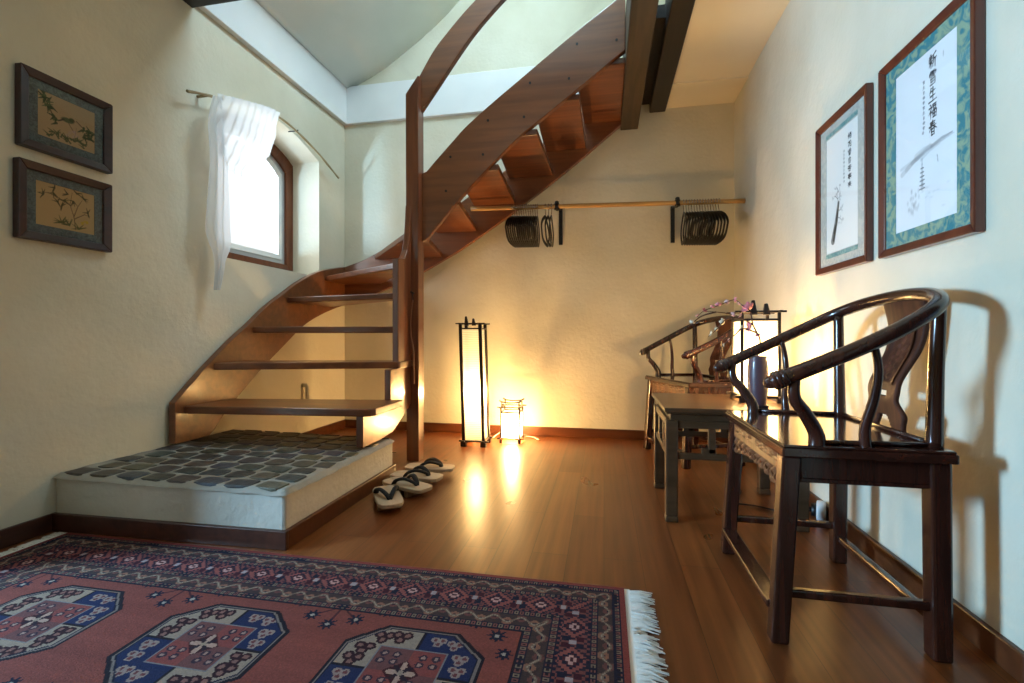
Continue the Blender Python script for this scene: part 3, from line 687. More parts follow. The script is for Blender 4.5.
XUE = [[(.22, .95), (.8, .97)], [(.14, .82), (.07, .62)], [(.13, .82), (.93, .85), (.85, .67)], [(.5, .94), (.5, .54)], [(.27, .72), (.38, .69)], [(.25, .59), (.38, .56)], [(.62, .72), (.74, .7)], [(.62, .59), (.76, .56)], [(.22, .4), (.82, .43), (.78, .0)], [(.27, .21), (.76, .23)], [(.2, .0), (.78, .03)]]
SHENG = [[(.3, .97), (.1, .55)], [(.22, .72), (.84, .76)], [(.52, 1.), (.52, .04)], [(.2, .38), (.8, .42)], [(.0, .01), (1., .06)]]
FU = [[(.2, 1.), (.3, .9)], [(.03, .77), (.42, .8), (.0, .32)], [(.24, .56), (.24, -.02)], [(.27, .52), (.4, .38)], [(.5, .93), (.97, .96)], [(.58, .8), (.6, .62)], [(.57, .8), (.9, .83), (.87, .63), (.59, .62)], [(.52, .5), (.55, .0)], [(.52, .5), (.97, .53), (.93, .0)], [(.54, .27), (.93, .29)], [(.74, .51), (.73, .06)], [(.55, .04), (.92, .06)]]
CHUN = [[(.2, .9), (.8, .93)], [(.25, .76), (.76, .79)], [(.05, .62), (.95, .66)], [(.5, 1.02), (.4, .65), (.05, .3)], [(.56, .64), (1., .36)], [(.34, .42), (.36, -.02)], [(.34, .42), (.7, .45), (.68, -.02)], [(.37, .21), (.67, .22)], [(.36, .0), (.68, .01)]]
MEI = [[(.02, .65), (.45, .68)], [(.24, 1.), (.24, 0)], [(.23, .6), (.02, .25)], [(.28, .55), (.42, .42)], [(.62, 1.), (.5, .76)], [(.58, .86), (.97, .88)], [(.58, .68), (.54, .1)], [(.58, .68), (.9, .7), (.86, .0)], [(.48, .4), (1., .42)], [(.55, .12), (.9, .12)]]
HUA = [[(.05, .82), (.95, .85)], [(.32, 1.), (.33, .7)], [(.66, 1.), (.64, .7)], [(.42, .65), (.05, .25)], [(.25, .45), (.25, 0)], [(.92, .55), (.55, .3)], [(.56, .66), (.56, .08), (.95, .06), (.97, .2)]]
XIANG = [[(.75, 1.), (.3, .92)], [(.05, .76), (.95, .79)], [(.5, .95), (.5, .5)], [(.48, .74), (.08, .45)], [(.53, .74), (.95, .45)], [(.3, .4), (.31, 0)], [(.3, .4), (.74, .42), (.73, 0)], [(.32, .2), (.72, .2)], [(.31, .02), (.73, .02)]]
ZI = [[(.52, 1.), (.4, .84)], [(.25, .8), (.27, 0)], [(.25, .8), (.78, .82), (.76, 0)], [(.27, .55), (.76, .56)], [(.27, .3), (.76, .31)], [(.27, .04), (.76, .05)]]
KU = [[(.05, .85), (.95, .87)], [(.33, 1.), (.33, .72)], [(.67, 1.), (.66, .72)], [(.02, .56), (.98, .58)], [(.5, .72), (.5, .36)], [(.28, .36), (.3, 0)], [(.28, .36), (.74, .38), (.71, 0)], [(.3, .03), (.72, .03)]]
HAN = [[(.5, 1.), (.52, .9)], [(.1, .8), (.08, .68)], [(.1, .83), (.93, .85), (.86, .72)], [(.2, .68), (.8, .7)], [(.15, .54), (.85, .55)], [(.02, .4), (.98, .42)], [(.36, .7), (.36, .4)], [(.62, .7), (.62, .4)], [(.4, .38), (.05, .15)], [(.6, .38), (.96, .18)], [(.45, .24), (.58, .17)], [(.4, .1), (.6, .0)]]
LAI = [[(.1, .8), (.9, .83)], [(.3, .72), (.36, .58)], [(.72, .74), (.62, .58)], [(.03, .5), (.97, .52)], [(.5, 1.), (.5, 0)], [(.48, .48), (.05, .08)], [(.52, .48), (.95, .1)]]
INK = '#1d1f22'
def print_b(w, h):
    rs = Raster(w, h, .0021, '#e2e8ec')
    n = np.sin(rs.X*31+np.sin(rs.Y*17)*2)*np.sin(rs.Y*23+rs.X*9); rs.C *= (1+.02*n)[..., None]
    cx = w*.58; y = h-.020
    for k, c in enumerate((XIN, XUE, SHENG, FU, CHUN)):
        chars(rs, c, cx, y-.044, .036, .044, .0046, INK); y -= .0535
    rs.stroke([(w*.80, h-.04), (w*.80, h-.055)], .004, '#9aa0a4', .7)
    yy = h-.085
    for k in range(10):
        chars(rs, (XUE, SHENG, ZI, MEI, KU)[k % 5], w*.48, yy-.011, .011, .010, .0024, '#7d8388', .75); yy -= .0165
    rs.blob(w*.485, yy-.004, .006, .007, '#6f6f74', .6)
    # mountain wash
    for k, (a, b, wd, al) in enumerate([((.10, .395), (.95, .44), .012, .35), ((.12, .36), (.60, .45), .02, .4), ((.30, .40), (.93, .45), .016, .5), ((.38, .42), (.62, .44), .03, .35), ((.62, .435), (.92, .45), .012, .7), ((.2, .375), (.5, .415), .018, .35), ((.45, .39), (.75, .425), .01, .35)]):
        rs.stroke([(w*a[0], h*a[1]), (w*(a[0]+b[0])/2, h*((a[1]+b[1])/2+.008)), (w*b[0], h*b[1])], wd, '#85898d', al*.8, wd*.4)
    # pagoda
    px, py = w*.47, h*.215
    for k in range(6):
        ww = .026*(1-k*.1); rs.stroke([(px-ww/2, py+k*.0135), (px+ww/2, py+k*.0135)], .0042, '#4f5458', .85); rs.stroke([(px, py+k*.0135), (px, py+(k+1)*.0135)], ww*.5, '#8d9296', .5)
    rs.stroke([(px, py+.08), (px, py+.1)], .0022, '#5a5f63', .8)
    for k in range(26):
        rs.blob(w*(.22+.2*rng.random()), h*(.08+.15*rng.random()), .007, .012, '#8f9498', .38, .9)
    for k in range(10): rs.blob(w*(.4+.5*rng.random()), h*(.05+.2*rng.random()), .012, .005, '#aab0b4', .3, .9)
    rs.stroke([(w*.72, h*.33), (w*.71, h*.37)], .003, '#6a6f73', .7)
    return rs
def print_a(w, h):
    rs = Raster(w, h, .0022, '#e6e9e6')
    cx = w*.70; y = h-.045
    for c in (MEI, HUA, XIANG, ZI, KU, HAN, LAI):
        chars(rs, c, cx, y-.025, .030, .025, .0038, '#2b2d2f'); y -= .0345
    y = h-.10
    for k in range(9):
        chars(rs, (ZI, SHENG, KU, MEI)[k % 4], w*.56, y-.010, .012, .010, .0022, '#8a8e8c', .8); y -= .0165
    tr = [(w*.22, h*.10), (w*.27, h*.17), (w*.33, h*.25), (w*.37, h*.33), (w*.40, h*.40)]
    rs.stroke(tr, .036, '#5e605f', .85, .018); rs.stroke([(x+.006, y_+.004) for x, y_ in tr], .018, '#2c2e2e', .9, .009)
    rs.stroke([(w*.27, h*.17), (w*.30, h*.22)], .018, '#1f2121', .9, .01); rs.stroke([(w*.34, h*.27), (w*.37, h*.345)], .016, '#242626', .9, .008)
    for a in ([(.40, .40), (.36, .46), (.38, .52)], [(.38, .44), (.28, .48), (.24, .46)], [(.40, .40), (.46, .47), (.44, .53)], [(.37, .33), (.48, .34), (.56, .37)], [(.35, .29), (.45, .27), (.52, .24)], [(.38, .52), (.33, .55)]):
        rs.stroke([(w*x, h*y_) for x, y_ in a], .0038, '#55585a', .85, .002)
    for k in range(30):
        x, y_ = (.2+.32*rng.random(), .42+.13*rng.random()) if k < 20 else (.42+.15*rng.random(), .22+.16*rng.random())
        rs.blob(w*x, h*y_, .006, .006, '#8b8d8e', .55, .6)
    return rs
framed('framed_picture', 'tall framed ink scroll of a mountain and pagoda with teal brocade mat', None, 1.530, 2.000, 1.160, 1.864, XR, -1, .030, .030, (.056, .045), M['frame_r'], M['mat_r'], print_b)
framed('framed_picture', 'narrower framed plum branch scroll with pale mat further along the right wall', None, 2.082, 2.535, 1.164, 1.868, XR, -1, .030, .032, (.055, .055), M['frame_r'], M['mat_a'], print_a, M['mat_strip'])
def leaf(rs, x, y, ln, an, c, wd=.011):
    rs.stroke([(x, y), (x+ln*.5*math.cos(an), y+ln*.5*math.sin(an)), (x+ln*math.cos(an), y+ln*math.sin(an))], wd, c, .9, wd*.2)
def print_bird(w, h):
    rs = Raster(w, h, .0022, '#a08868'); rs.C *= (1+.05*np.sin(rs.X*15)*np.cos(rs.Y*11))[..., None]
    br = [(0.0, h*.95), (w*.12, h*.86), (w*.2, h*.66), (w*.27, h*.5)]
    rs.stroke(br, .005, '#4b3a28', .9); rs.stroke([(w*.98, h*.28), (w*.8, h*.5), (w*.66, h*.62)], .004, '#4b3a28', .9)
    for k in range(46):
        if k < 26: t = rng.random(); x, y = w*(.08+.24*t), h*(.92-.46*t)+rng.normal(0, .012)
        else: x, y = w*(.72+.27*rng.random()), h*(.28+.26*rng.random())
        leaf(rs, x, y, .026, rng.uniform(0, 6.28), '#35432f' if rng.random() < .7 else '#4d5a3c')
    # bird
    rs.blob(w*.5, h*.56, .030, .013, '#45513a', .95); rs.blob(w*.575, h*.60, .014, .011, '#3a452f', .95); rs.stroke([(w*.43, h*.55), (w*.34, h*.47)], .009, '#3d3a30', .9, .004); rs.stroke([(w*.61, h*.6), (w*.645, h*.59)], .004, '#5b4632', .9, .001)
    rs.stroke([(w*.52, h*.5), (w*.62, h*.33)], .003, '#4b3a28', .8)
    for k in range(34): leaf(rs, w*(.15+.7*rng.random()), h*(.05+.14*rng.random()), .026, rng.uniform(.2, 2.9), '#465038', .008)
    for k in range(14): rs.blob(w*(.45+.25*rng.random()), h*(.18+.22*rng.random()), .008, .008, '#a08a86', .5, .7)
    rs.stroke([(w*.62, h*.18), (w*.66, h*.46)], .002, '#6d6150', .6)
    return rs
def print_bamboo(w, h):
    rs = Raster(w, h, .0022, '#a58a62'); rs.C *= (1+.05*np.sin(rs.X*13+1)*np.cos(rs.Y*9))[..., None]
    for st_ in ([(.66, .05), (.63, .35), (.56, .62), (.60, .92)], [(.63, .35), (.70, .62), (.78, .80)], [(.58, .6), (.40, .70), (.2, .78), (.05, .74)], [(.64, .3), (.82, .46), (.92, .44)]):
        rs.stroke([(w*a, h*b) for a, b in st_], .0045, '#5d4a34', .9, .002)
    for cx, cy in ((.12, .72), (.28, .80), (.35, .62), (.42, .55), (.62, .72), (.80, .85), (.88, .52), (.30, .93), (.68, .93), (.52, .86), (.45, .68)):
        for k in range(5): leaf(rs, w*cx, h*cy, .024, rng.uniform(0, 6.28), '#43402c', .007)
    for cx, cy, n in ((.42, .15, 10), (.55, .12, 8), (.72, .08, 6)):
        for k in range(n): leaf(rs, w*cx, h*cy, .034, rng.uniform(-.3, 3.5), '#4d4f30', .007)
    for k in range(9): rs.blob(w*(.76+.13*rng.random()), h*(.2+.1*rng.random()), .008, .006, '#a98d2e', .8, .6)
    return rs
framed('framed_picture', 'upper of the two small framed prints, a bird on a leafy branch', None, 1.535, 1.912, 1.676, 2.018, XL, 1, .038, .036, (.036, .036), M['frame_l'], M['mat_l'], print_bird)
framed('framed_picture', 'lower of the two small framed prints, thin flowering stems on tan', None, 1.528, 1.910, 1.285, 1.620, XL, 1, .038, .036, (.036, .036), M['frame_l'], M['mat_l'], print_bamboo)

# ------------------------------------------------------------------ HORSESHOE CHAIRS (front = -x, origin on the floor under the seat)
def make_chair(label):
    t = thing('horseshoe_armchair', label, 'chair', (0, 0, 0), 0, None, world=False)
    zs = .567
    # seat: moulded slab with inset panel
    mb = MB(); a = [(-.212, -.318), (.212, -.318), (.212, .318), (-.212, .318)]
    mb.prism([(x, y, zs-.034) for x, y in a], (0, 0, .026)); mb.prism([(x*.985, y*.99, zs-.009) for x, y in a], (0, 0, .009))
    mb.build('seat', M['lacq_x'], t, bevel=.005)
    def leg(x0, y0, x1, y1, w=.05):
        mb = MB(); h = w/2
        def ring(cx, cy, z, hh): return [(cx-hh, cy-hh, z), (cx+hh, cy-hh, z), (cx+hh, cy+hh, z), (cx-hh, cy+hh, z)]
        mb.hexa(ring(x1, y1, 0, h*.95), ring(x0, y0, zs-.034, h)); return mb.build('leg', M['lacq'], t, bevel=.007)
    for s in (-1, 1):
        leg(-.178, s*.27, -.212, s*.278); leg(.186, s*.27, .186, s*.278)
    za, zb = zs-.034, .468
    # aprons
    for s in (-1, 1):
        mb = MB(); mb.box((-.155, s*.266, zb), (.165, s*.286, za)).box((-.155, s*.272, zb-.012), (.165, s*.283, zb)); mb.build('apron', M['lacq'], t, bevel=.003)
    mb = MB(); mb.box((.185, -.25, zb), (.205, .25, za)); mb.build('apron', M['lacq'], t, bevel=.003)
    # carved front apron: rail with two relief panels above a pierced scalloped valance
    mb = MB(); mb.box((-.196, -.248, .476), (-.176, .248, za)); ap = mb.build('front_apron', M['carved'], t, bevel=.003)
    for s in (-1, 1):
        mb = MB(); P = []
        for i in range(31):
            row = []
            for j in range(11):
                u, v = i/30, j/10; y = s*(.022+.205*u); z = .498+.028*v
                e = min(u, 1-u, v*.4, (1-v)*.4); hgt = .0035*(1+math.sin(u*22)*math.cos(v*9+u*6))*min(1, e*14)
                row.append((-.1965-hgt, y, z))
            P.append(row)
        mb.grid(P if s < 0 else P[::-1]); mb.build('carved_panel', M['carved'], ap)
    mb = MB(); P = []; n = 96
    for i in range(n+1):
        u = i/n; y = lerp(-.248, .248, u); edge = .018*(1-min(1, 4*u*(1-u)*1.15)); sc = .008*abs(math.sin(u*PI*9)); zl = .432+.012*math.sin(u*PI)-edge*.9-sc
        P.append([(-.187+.003*math.sin(j*1.7+u*60), y, lerp(zl, .478, j/8)) for j in range(9)])
    def hole(i, j):
        k = (i/n*18) % 1; return 2 <= j <= 4 and .3 < k < .7
    mb.grid(P, False, hole); mb.build('carved_valance', M['carved'], t, solid=.012)
    # stretchers: front footrest, sides, back
    mb = MB(); mb.box((-.236, -.262, .082), (-.186, .262, .104)).box((-.22, -.25, .06), (-.205, .25, .082)); mb.build('footrest', M['lacq'], t, bevel=.004)
    for s in (-1, 1):
        mb = MB(); mb.box((-.19, s*.264, .128), (.17, s*.288, .152)); mb.build('stretcher', M['lacq'], t, bevel=.005)
    mb = MB(); mb.box((.174, -.255, .085), (.198, .255, .108)); mb.build('stretcher', M['lacq'], t, bevel=.005)
    # horseshoe arm rail
    half = [(-.238, .312, .742), (-.215, .320, .752), (-.14, .335, .788), (-.02, .342, .845), (.10, .330, .908), (.185, .282, .958), (.235, .17, .990)]
    pts = [(x, -y, z) for x, y, z in half]+[(.257, 0, 1.003)]+half[::-1]
    pts = catmull(pts, 7); m = len(pts)
    rad = [.0208+.0045*math.exp(-((min(i, m-1-i)-5)/4.)**2) for i in range(m)]; rad[0] = rad[-1] = .0195
    # rounded, slightly hooked ends
    def cap_end(ps, first):
        a = ps[0] if first else ps[-1]; b = ps[1] if first else ps[-2]; d = (a-b).normalized()
        return [a+d*.012, a+d*.022]
    e0 = cap_end(pts, True); e1 = cap_end(pts, False)
    pts = [e0[1], e0[0]]+pts+e1; rad = [.008, .0165]+rad+[.0165, .008]
    mb = MB(); mb.tube(pts, rad, 16); arm = mb.build('arm_rail', M['lacq'], t)
    for s in (0, 1):
        for k in (6, 8, 10):
            i = k if s == 0 else len(pts)-1-k; a = pts[i]; b = pts[i+1]; d = (b-a).normalized()
            mb = MB(); mb.tube([a-d*.006, a-d*.003, a+d*.003, a+d*.006], [rad[i]*1.0, rad[i]*1.06, rad[i]*1.06, rad[i]*1.0], 16); mb.build('carved_ring', M['lacq'], arm)
    for s in (-1, 1):
        fp = catmull([(-.115, s*.288, zs-.004), (-.118, s*.290, .60), (-.150, s*.303, .655), (-.182, s*.316, .70), (-.183, s*.320, .758)], 6)
        mb = MB(); mb.tube(fp, [.0225-.008*i/(len(fp)-1) for i in range(len(fp))], 12); mb.build('arm_post', M['lacq'], t)
        sp = catmull([(.008, s*.286, zs-.004), (.004, s*.292, .62), (.016, s*.312, .70), (.018, s*.328, .78), (.006, s*.331, .848)], 6)
        mb = MB(); mb.tube(sp, [.0150-.006*i/(len(sp)-1) for i in range(len(sp))], 10); mb.build('side_spindle', M['lacq'], t)
        bp_ = catmull([(.186, s*.262, zs-.004), (.186, s*.268, .75), (.188, s*.277, .950)], 6)
        mb = MB(); mb.tube(bp_, [.0205-.004*i/(len(bp_)-1) for i in range(len(bp_))], 12); mb.build('back_post', M['lacq'], t)
    # S-shaped splat
    zk = [zs-.002, .62, .67, .72, .775, .83, .90, .985]; xk = [.204, .203, .197, .203, .230, .256, .268, .258]
    prof = catmull([(x, 0, z) for x, z in zip(xk, zk)], 14); n = len(prof); P = []
    for i, p in enumerate(prof):
        v = i/(n-1); w = .086+.010*math.cos(v*PI*2)-.012*math.exp(-((v-.27)/.06)**2)+.012*math.exp(-((v-.14)/.05)**2)+.010*max(0, v-.85)/.15
        P.append([(p.x, lerp(-w, w, j/30), p.z) for j in range(31)])
    def sk(i, j):
        v = i/(n-1); u = abs((j+.5)/30-.5)*2
        if v < .13 and u < .5*math.sqrt(max(0, 1-v/.13))+.06: return True
        return .30 < v < .355 and u < .42
    mb = MB(); mb.grid(P, True, sk); spl = mb.build('splat', M['splat'], t, solid=.014)
    mb = MB(); Q = []; i0, i1 = int(n*.42), int(n*.86)
    for i in range(i0, i1+1):
        p = prof[i]; v = (i-i0)/(i1-i0); row = []
        for j in range(17):
            u = j/16; e = min(1, min(u, 1-u, v, 1-v)*9); rim = 1 if min(u, 1-u) < .09 or min(v, 1-v) < .06 else 0
            ov = ((u-.5)/.3)**2+((v-.5)/.42)**2
            hgt = .008+rim*.006+(.006*math.sin(u*25+v*7)*math.cos(v*31-u*5) if ov < 1 else 0)+(.003 if .9 < ov < 1.15 else 0)
            row.append((p.x-hgt, lerp(-.060, .060, u), p.z))
        Q.append(row)
    mb.grid(Q); mb.build('carved_panel', M['splat'], spl)
    # low rail between the back posts
    mb = MB(); mb.tube([(.19, -.25, zs+.006), (.19, .25, zs+.006)], .008, 8); mb.tube([(-.1, .286, zs+.006), (.19, .262, zs+.006)], .007, 8); mb.tube([(-.1, -.286, zs+.006), (.19, -.262, zs+.006)], .007, 8); mb.build('seat_rail', M['lacq'], t)
    return t
ch1 = make_chair('dark horseshoe-back armchair in front, its back against the wall beneath the pictures')
ch1.location = (.70, 1.745, 0)
ch2 = dup(ch1, (.625, 3.585, 0), R(21), 'dark horseshoe-back armchair in the far corner behind the low table')

# ------------------------------------------------------------------ LOW TABLE
TX0, TX1, TY0, TY1, TZZ = .276, .915, 2.275, 2.87, .538
tb = thing('tea_table', 'low square grey-brown wooden table between the two armchairs', 'table', ((TX0+TX1)/2, (TY0+TY1)/2, 0))
mb = MB(); mb.box((TX0, TY0, TZZ-.022), (TX1, TY1, TZZ)).box((TX0+.008, TY0+.008, TZZ-.030), (TX1-.008, TY1-.008, TZZ-.022)); mb.build('table_top', M['table'], tb, bevel=.005)
mb = MB(); mb.box((TX0+.03, TY0+.03, TZZ-.062), (TX1-.03, TY1-.03, TZZ-.030)); mb.build('waist', M['table'], tb, bevel=.002)
lg = .055; X0, X1, Y0_, Y1_ = TX0+.008, TX1-.02, TY0+.02, TY1-.02
for x in (X0, X1-lg):
    for y in (Y0_, Y1_-lg):
        mb = MB(); mb.box((x, y, .03), (x+lg, y+lg, TZZ-.062)); mb.hexa([(x-.002, y-.002, 0), (x+lg+.002, y-.002, 0), (x+lg+.002, y+lg+.002, 0), (x-.002, y+lg+.002, 0)], [(x, y, .03), (x+lg, y, .03), (x+lg, y+lg, .03), (x, y+lg, .03)])
        mb.build('leg', M['table'], tb, bevel=.006)
for (p, q, ax) in (((X0, Y0_), (X1, Y0_), 'x'), ((X0, Y1_-.03), (X1, Y1_-.03), 'x'), ((X0, Y0_), (X0, Y1_), 'y'), ((X1-.03, Y0_), (X1-.03, Y1_), 'y')):
    mb = MB(); mb2 = MB()
    if ax == 'x':
        a, b, y = p[0]+lg, q[0]-lg, p[1]+.008
        bx_ = lambda m_, u0, u1, z0, z1: m_.box((u0, y, z0), (u1, y+.022, z1))
    else:
        a, b, x = p[1]+lg, q[1]-lg, p[0]+.008
        bx_ = lambda m_, u0, u1, z0, z1: m_.box((x, u0, z0), (x+.022, u1, z1))
    bx_(mb, a, b, .440, TZZ-.062); mb.build('apron', M['table'], tb, bevel=.003)
    w = b-a
    # stepped lattice rail below: low in the outer thirds, raised to struts
    bx_(mb2, a, b, .295, .325)
    for c in (.30, .70):
        bx_(mb2, a+w*c-.016, a+w*c+.016, .325, .440); bx_(mb2, a+w*c-.045, a+w*c+.016 if c < .5 else a+w*c+.045, .318, .350)
    mb2.build('lattice_rail', M['table'], tb, bevel=.004)

# ------------------------------------------------------------------ LANTERNS
def lantern(name, label, loc, rotz, w, d, h, post, paper, lean=0., foot=.035, style='posts', group=None):
    t = thing(name, label, 'lamp', loc, rotz, group, world=False)
    z0 = foot+.012; zt = h
    sh = math.tan(lean)
    def P(x, y, z): return (x-sh*(z-z0) if z > z0 else x, y, z)
    def bar(mb, x0, x1, y0, y1, z0_, z1_): mb.hexa([P(x0, y0, z0_), P(x1, y0, z0_), P(x1, y1, z0_), P(x0, y1, z0_)], [P(x0, y0, z1_), P(x1, y0, z1_), P(x1, y1, z1_), P(x0, y1, z1_)])
    hw, hd = w/2, d/2
    for sx in (-1, 1):
        for sy in (-1, 1):
            mb = MB(); cx, cy = sx*(hw-post/2), sy*(hd-post/2); bar(mb, cx-post/2, cx+post/2, cy-post/2, cy+post/2, z0, zt); mb.build('post', M['lampwood'], t, bevel=.002)
            mb = MB(); bar(mb, cx-post*.9, cx+post*.9, cy-post*.9, cy+post*.9, 0, foot); mb.build('foot', M['lampwood'], t, bevel=.003)
    ov = .026
    mb = MB()
    for sy in (-1, 1): bar(mb, -hw-ov, hw+ov, sy*(hd-post/2)-post/2, sy*(hd-post/2)+post/2, foot, z0)
    for sx in (-1, 1): bar(mb, sx*(hw-post/2)-post/2, sx*(hw-post/2)+post/2, -hd-ov, hd+ov, foot, z0)
    mb.build('base_frame', M['lampwood'], t, bevel=.002)
    mb = MB(); tb_ = .010
    for sy in (-1, 1): bar(mb, -hw-ov, hw+ov, sy*(hd-post/2)-post/2, sy*(hd-post/2)+post/2, zt, zt+tb_); bar(mb, -hw, hw, sy*(hd-post/2)-post/2, sy*(hd-post/2)+post/2, zt-.042, zt-.030)
    for sx in (-1, 1): bar(mb, sx*(hw-post/2)-post/2, sx*(hw-post/2)+post/2, -hd-ov, hd+ov, zt, zt+tb_); bar(mb, sx*(hw-post/2)-post/2, sx*(hw-post/2)+post/2, -hd, hd, zt-.042, zt-.030)
    mb.build('top_frame', M['lampwood'], t, bevel=.002)
    # paper shade: four thin walls
    i = .004; a, b, z_a, z_b = hw-post*.7, hd-post*.7, z0+.002, zt-.042
    mb = MB()
    for (x0, y0, x1, y1) in ((-a, -b, a, -b), (a, -b, a, b), (a, b, -a, b), (-a, b, -a, -b)):
        rows = [[P(lerp(x0, x1, q/6), lerp(y0, y1, q/6), lerp(z_a, z_b, r/30)) for q in range(7)] for r in range(31)]; mb.grid(rows)
    mb.build('paper_shade', paper, t)
    if style == 'posts':
        for k, (dx, hh) in enumerate(((-.03, .062), (.03, .045))):
            mb = MB(); mb.hexa([P(dx-.016, -hd, zt-.012), P(dx+.016, -hd, zt-.012), P(dx+.016, -hd+.03, zt-.012), P(dx-.016, -hd+.03, zt-.012)], [P(dx-.010, -hd+.004, zt+hh), P(dx+.004, -hd+.004, zt+hh), P(dx+.004, -hd+.022, zt+hh), P(dx-.010, -hd+.022, zt+hh)]); mb.build('finial', M['lampwood'], t, bevel=.004)
    else:
        pts = [(-hw-.008, -hd+.01, zt+.062), (-hw*.8, -hd+.01, zt+.048), (0, -hd+.01, zt+.040), (hw*.8, -hd+.01, zt+.048), (hw+.008, -hd+.01, zt+.062)]
        for sy in (-1, 1):
            mb = MB(); mb.tube(catmull([(x, sy*(hd-.01), z) for x, y, z in pts], 5), .0065, 8)
            for sx in (-1, 1): mb.tube([(sx*hw*.86, sy*(hd-.01), zt), (sx*hw*.86, sy*(hd-.01), zt+.05)], .005, 6)
            mb.build('carry_handle', M['lampwood'], t)
    lamp = bpy.data.lights.new('bulb', 'POINT'); lamp.energy = 1; lo = bpy.data.objects.new('bulb', lamp); COL.objects.link(lo); lo.parent = t; lo.location = (0, 0, h*.42); lamp.shadow_soft_size = .03
    return t, lamp
def centre(fl, rot, w, d):
    c, s = math.cos(rot), math.sin(rot); return (fl[0]+c*w/2-s*d/2, fl[1]+s*w/2+c*d/2, 0)
L1, b1 = lantern('paper_lantern', 'tall narrow paper floor lantern with dark frame under the stairs', centre((-1.102, 3.57), 0, .185, .185), 0, .185, .185, .965, .024, M['paper_tall'], R(1.8))
L2, b2 = lantern('paper_lantern', 'small glowing paper lantern standing on the floor beside the tall one', centre((-.83, 3.735), 0, .165, .165), 0, .165, .165, .285, .012, M['paper_small'], 0, .03, 'handle')
L3, b3 = lantern('paper_lantern', 'glowing paper lantern standing on the low table behind the vase', (.765, 2.62, TZZ), 0, .185, .185, .45, .014, M['paper_table'], 0, .022)
for b in (b1, b2, b3): b.color = (1, .62, .24)
b1.energy, b2.energy, b3.energy = 36., 72., 36.
# cord between the floor lanterns
mb = MB(); mb.tube(catmull([(-.95, 3.80, .008), (-.92, 3.90, .012), (-.86, 3.97, .05), (-.78, 4.0, .03), (-.70, 4.0, .012), (-.60, 3.97, .010), (-.53, 3.88, .008)], 6), .005, 6)
tag(mb.build('lamp_cord', M['cord_white']), 'pale flex trailing on the floor behind the two floor lanterns', 'cord')

# ------------------------------------------------------------------ VASE AND PLUM BRANCH
vx, vy = .705, 2.375
vs = thing('vase', 'slim dark purple woven vase on the low table in front of the lantern', 'vase', (vx, vy, TZZ))
prof = [(.034, .012), (.036, .03), (.041, .08), (.043, .14), (.042, .19), (.039, .215), (.036, .225), (.041, .238), (.0385, .240), (.032, .225), (.030, .05)]
pp = []
for i in range(len(prof)-1):
    for k in range(5 if i < 6 else 1): pp.append((lerp(prof[i][0], prof[i+1][0], k/(5 if i < 6 else 1)), lerp(prof[i][1], prof[i+1][1], k/(5 if i < 6 else 1))))
pp.append(prof[-1])
mb = MB(); mb.lathe(pp, (vx, vy, TZZ), 40, lambda a, i: 1+(.05 if (int(a/(2*PI)*40)//2+i) % 2 else -.03) if i < 30 else 1); mb.build('body', M['vase'], vs)
mb = MB(); mb.box((vx-.036, vy-.036, TZZ), (vx+.036, vy+.036, TZZ+.013)); mb.build('foot', M['vase_foot'], vs, bevel=.003)
pb = thing('blossom_branch', 'budding plum branch with pink blossoms standing in the vase', 'branch', (vx, vy, TZZ+.06))
D0 = 2.35
def bp2(px, py, y): return at(px, py, y=y)
mouth = Vector((vx, vy, TZZ+.235))
tw = [[Vector((vx+.01, vy+.005, TZZ+.06)), mouth, bp2(760, 340, 2.38), bp2(753, 325, 2.38), bp2(750, 311, 2.37), bp2(741, 304.6, 2.36), bp2(734, 299.8, 2.35), bp2(718.4, 305.6, 2.33), bp2(704, 310.8, 2.31), bp2(697, 317, 2.30)],
      [bp2(753, 325, 2.38), bp2(743, 319, 2.37), bp2(730, 314, 2.36), bp2(716, 312, 2.34), bp2(704, 311.5, 2.33)],
      [bp2(757, 333, 2.38), bp2(743, 328.5, 2.38), bp2(734.8, 335, 2.38), bp2(723.5, 344.6, 2.37), bp2(718, 349, 2.37)],
      [bp2(743, 319, 2.37), bp2(728, 318, 2.36), bp2(717, 329, 2.36), bp2(708, 337, 2.35)],
      [bp2(716, 312, 2.34), bp2(702, 316, 2.33), bp2(692, 323.5, 2.32), bp2(688, 327, 2.32)]]
for q in tw:
    pts = catmull(q, 5); mb = MB(); mb.tube(pts, [lerp(.0045, .0014, i/(len(pts)-1)) for i in range(len(pts))], 6); mb.build('twig', M['twig'], pb)
def blossom(c, r, m):
    mb = MB(); rx = Matrix.Rotation(random.uniform(0, 6), 3, 'Z') @ Matrix.Rotation(R(60)+random.uniform(-.6, .6), 3, 'X')
    for k in range(5):
        a = 2*PI*k/5; rows = []
        for i in range(5):
            t = i/4; ww = r*.48*math.sin(PI*(.12+.8*t)); row = []
            for j in range(3):
                v = Vector((r*t*math.cos(a)-(j-1)*ww*math.sin(a), r*t*math.sin(a)+(j-1)*ww*math.cos(a), r*.5*t*t+.1*r*abs(j-1)))
                row.append(c+rx @ v)
            rows.append(row)
        mb.grid(rows)
    mb.lathe([(r*.12, -.1*r), (r*.16, .1*r), (r*.1, .25*r)], c, 6); mb.build('blossom', m, pb, solid=.0006)
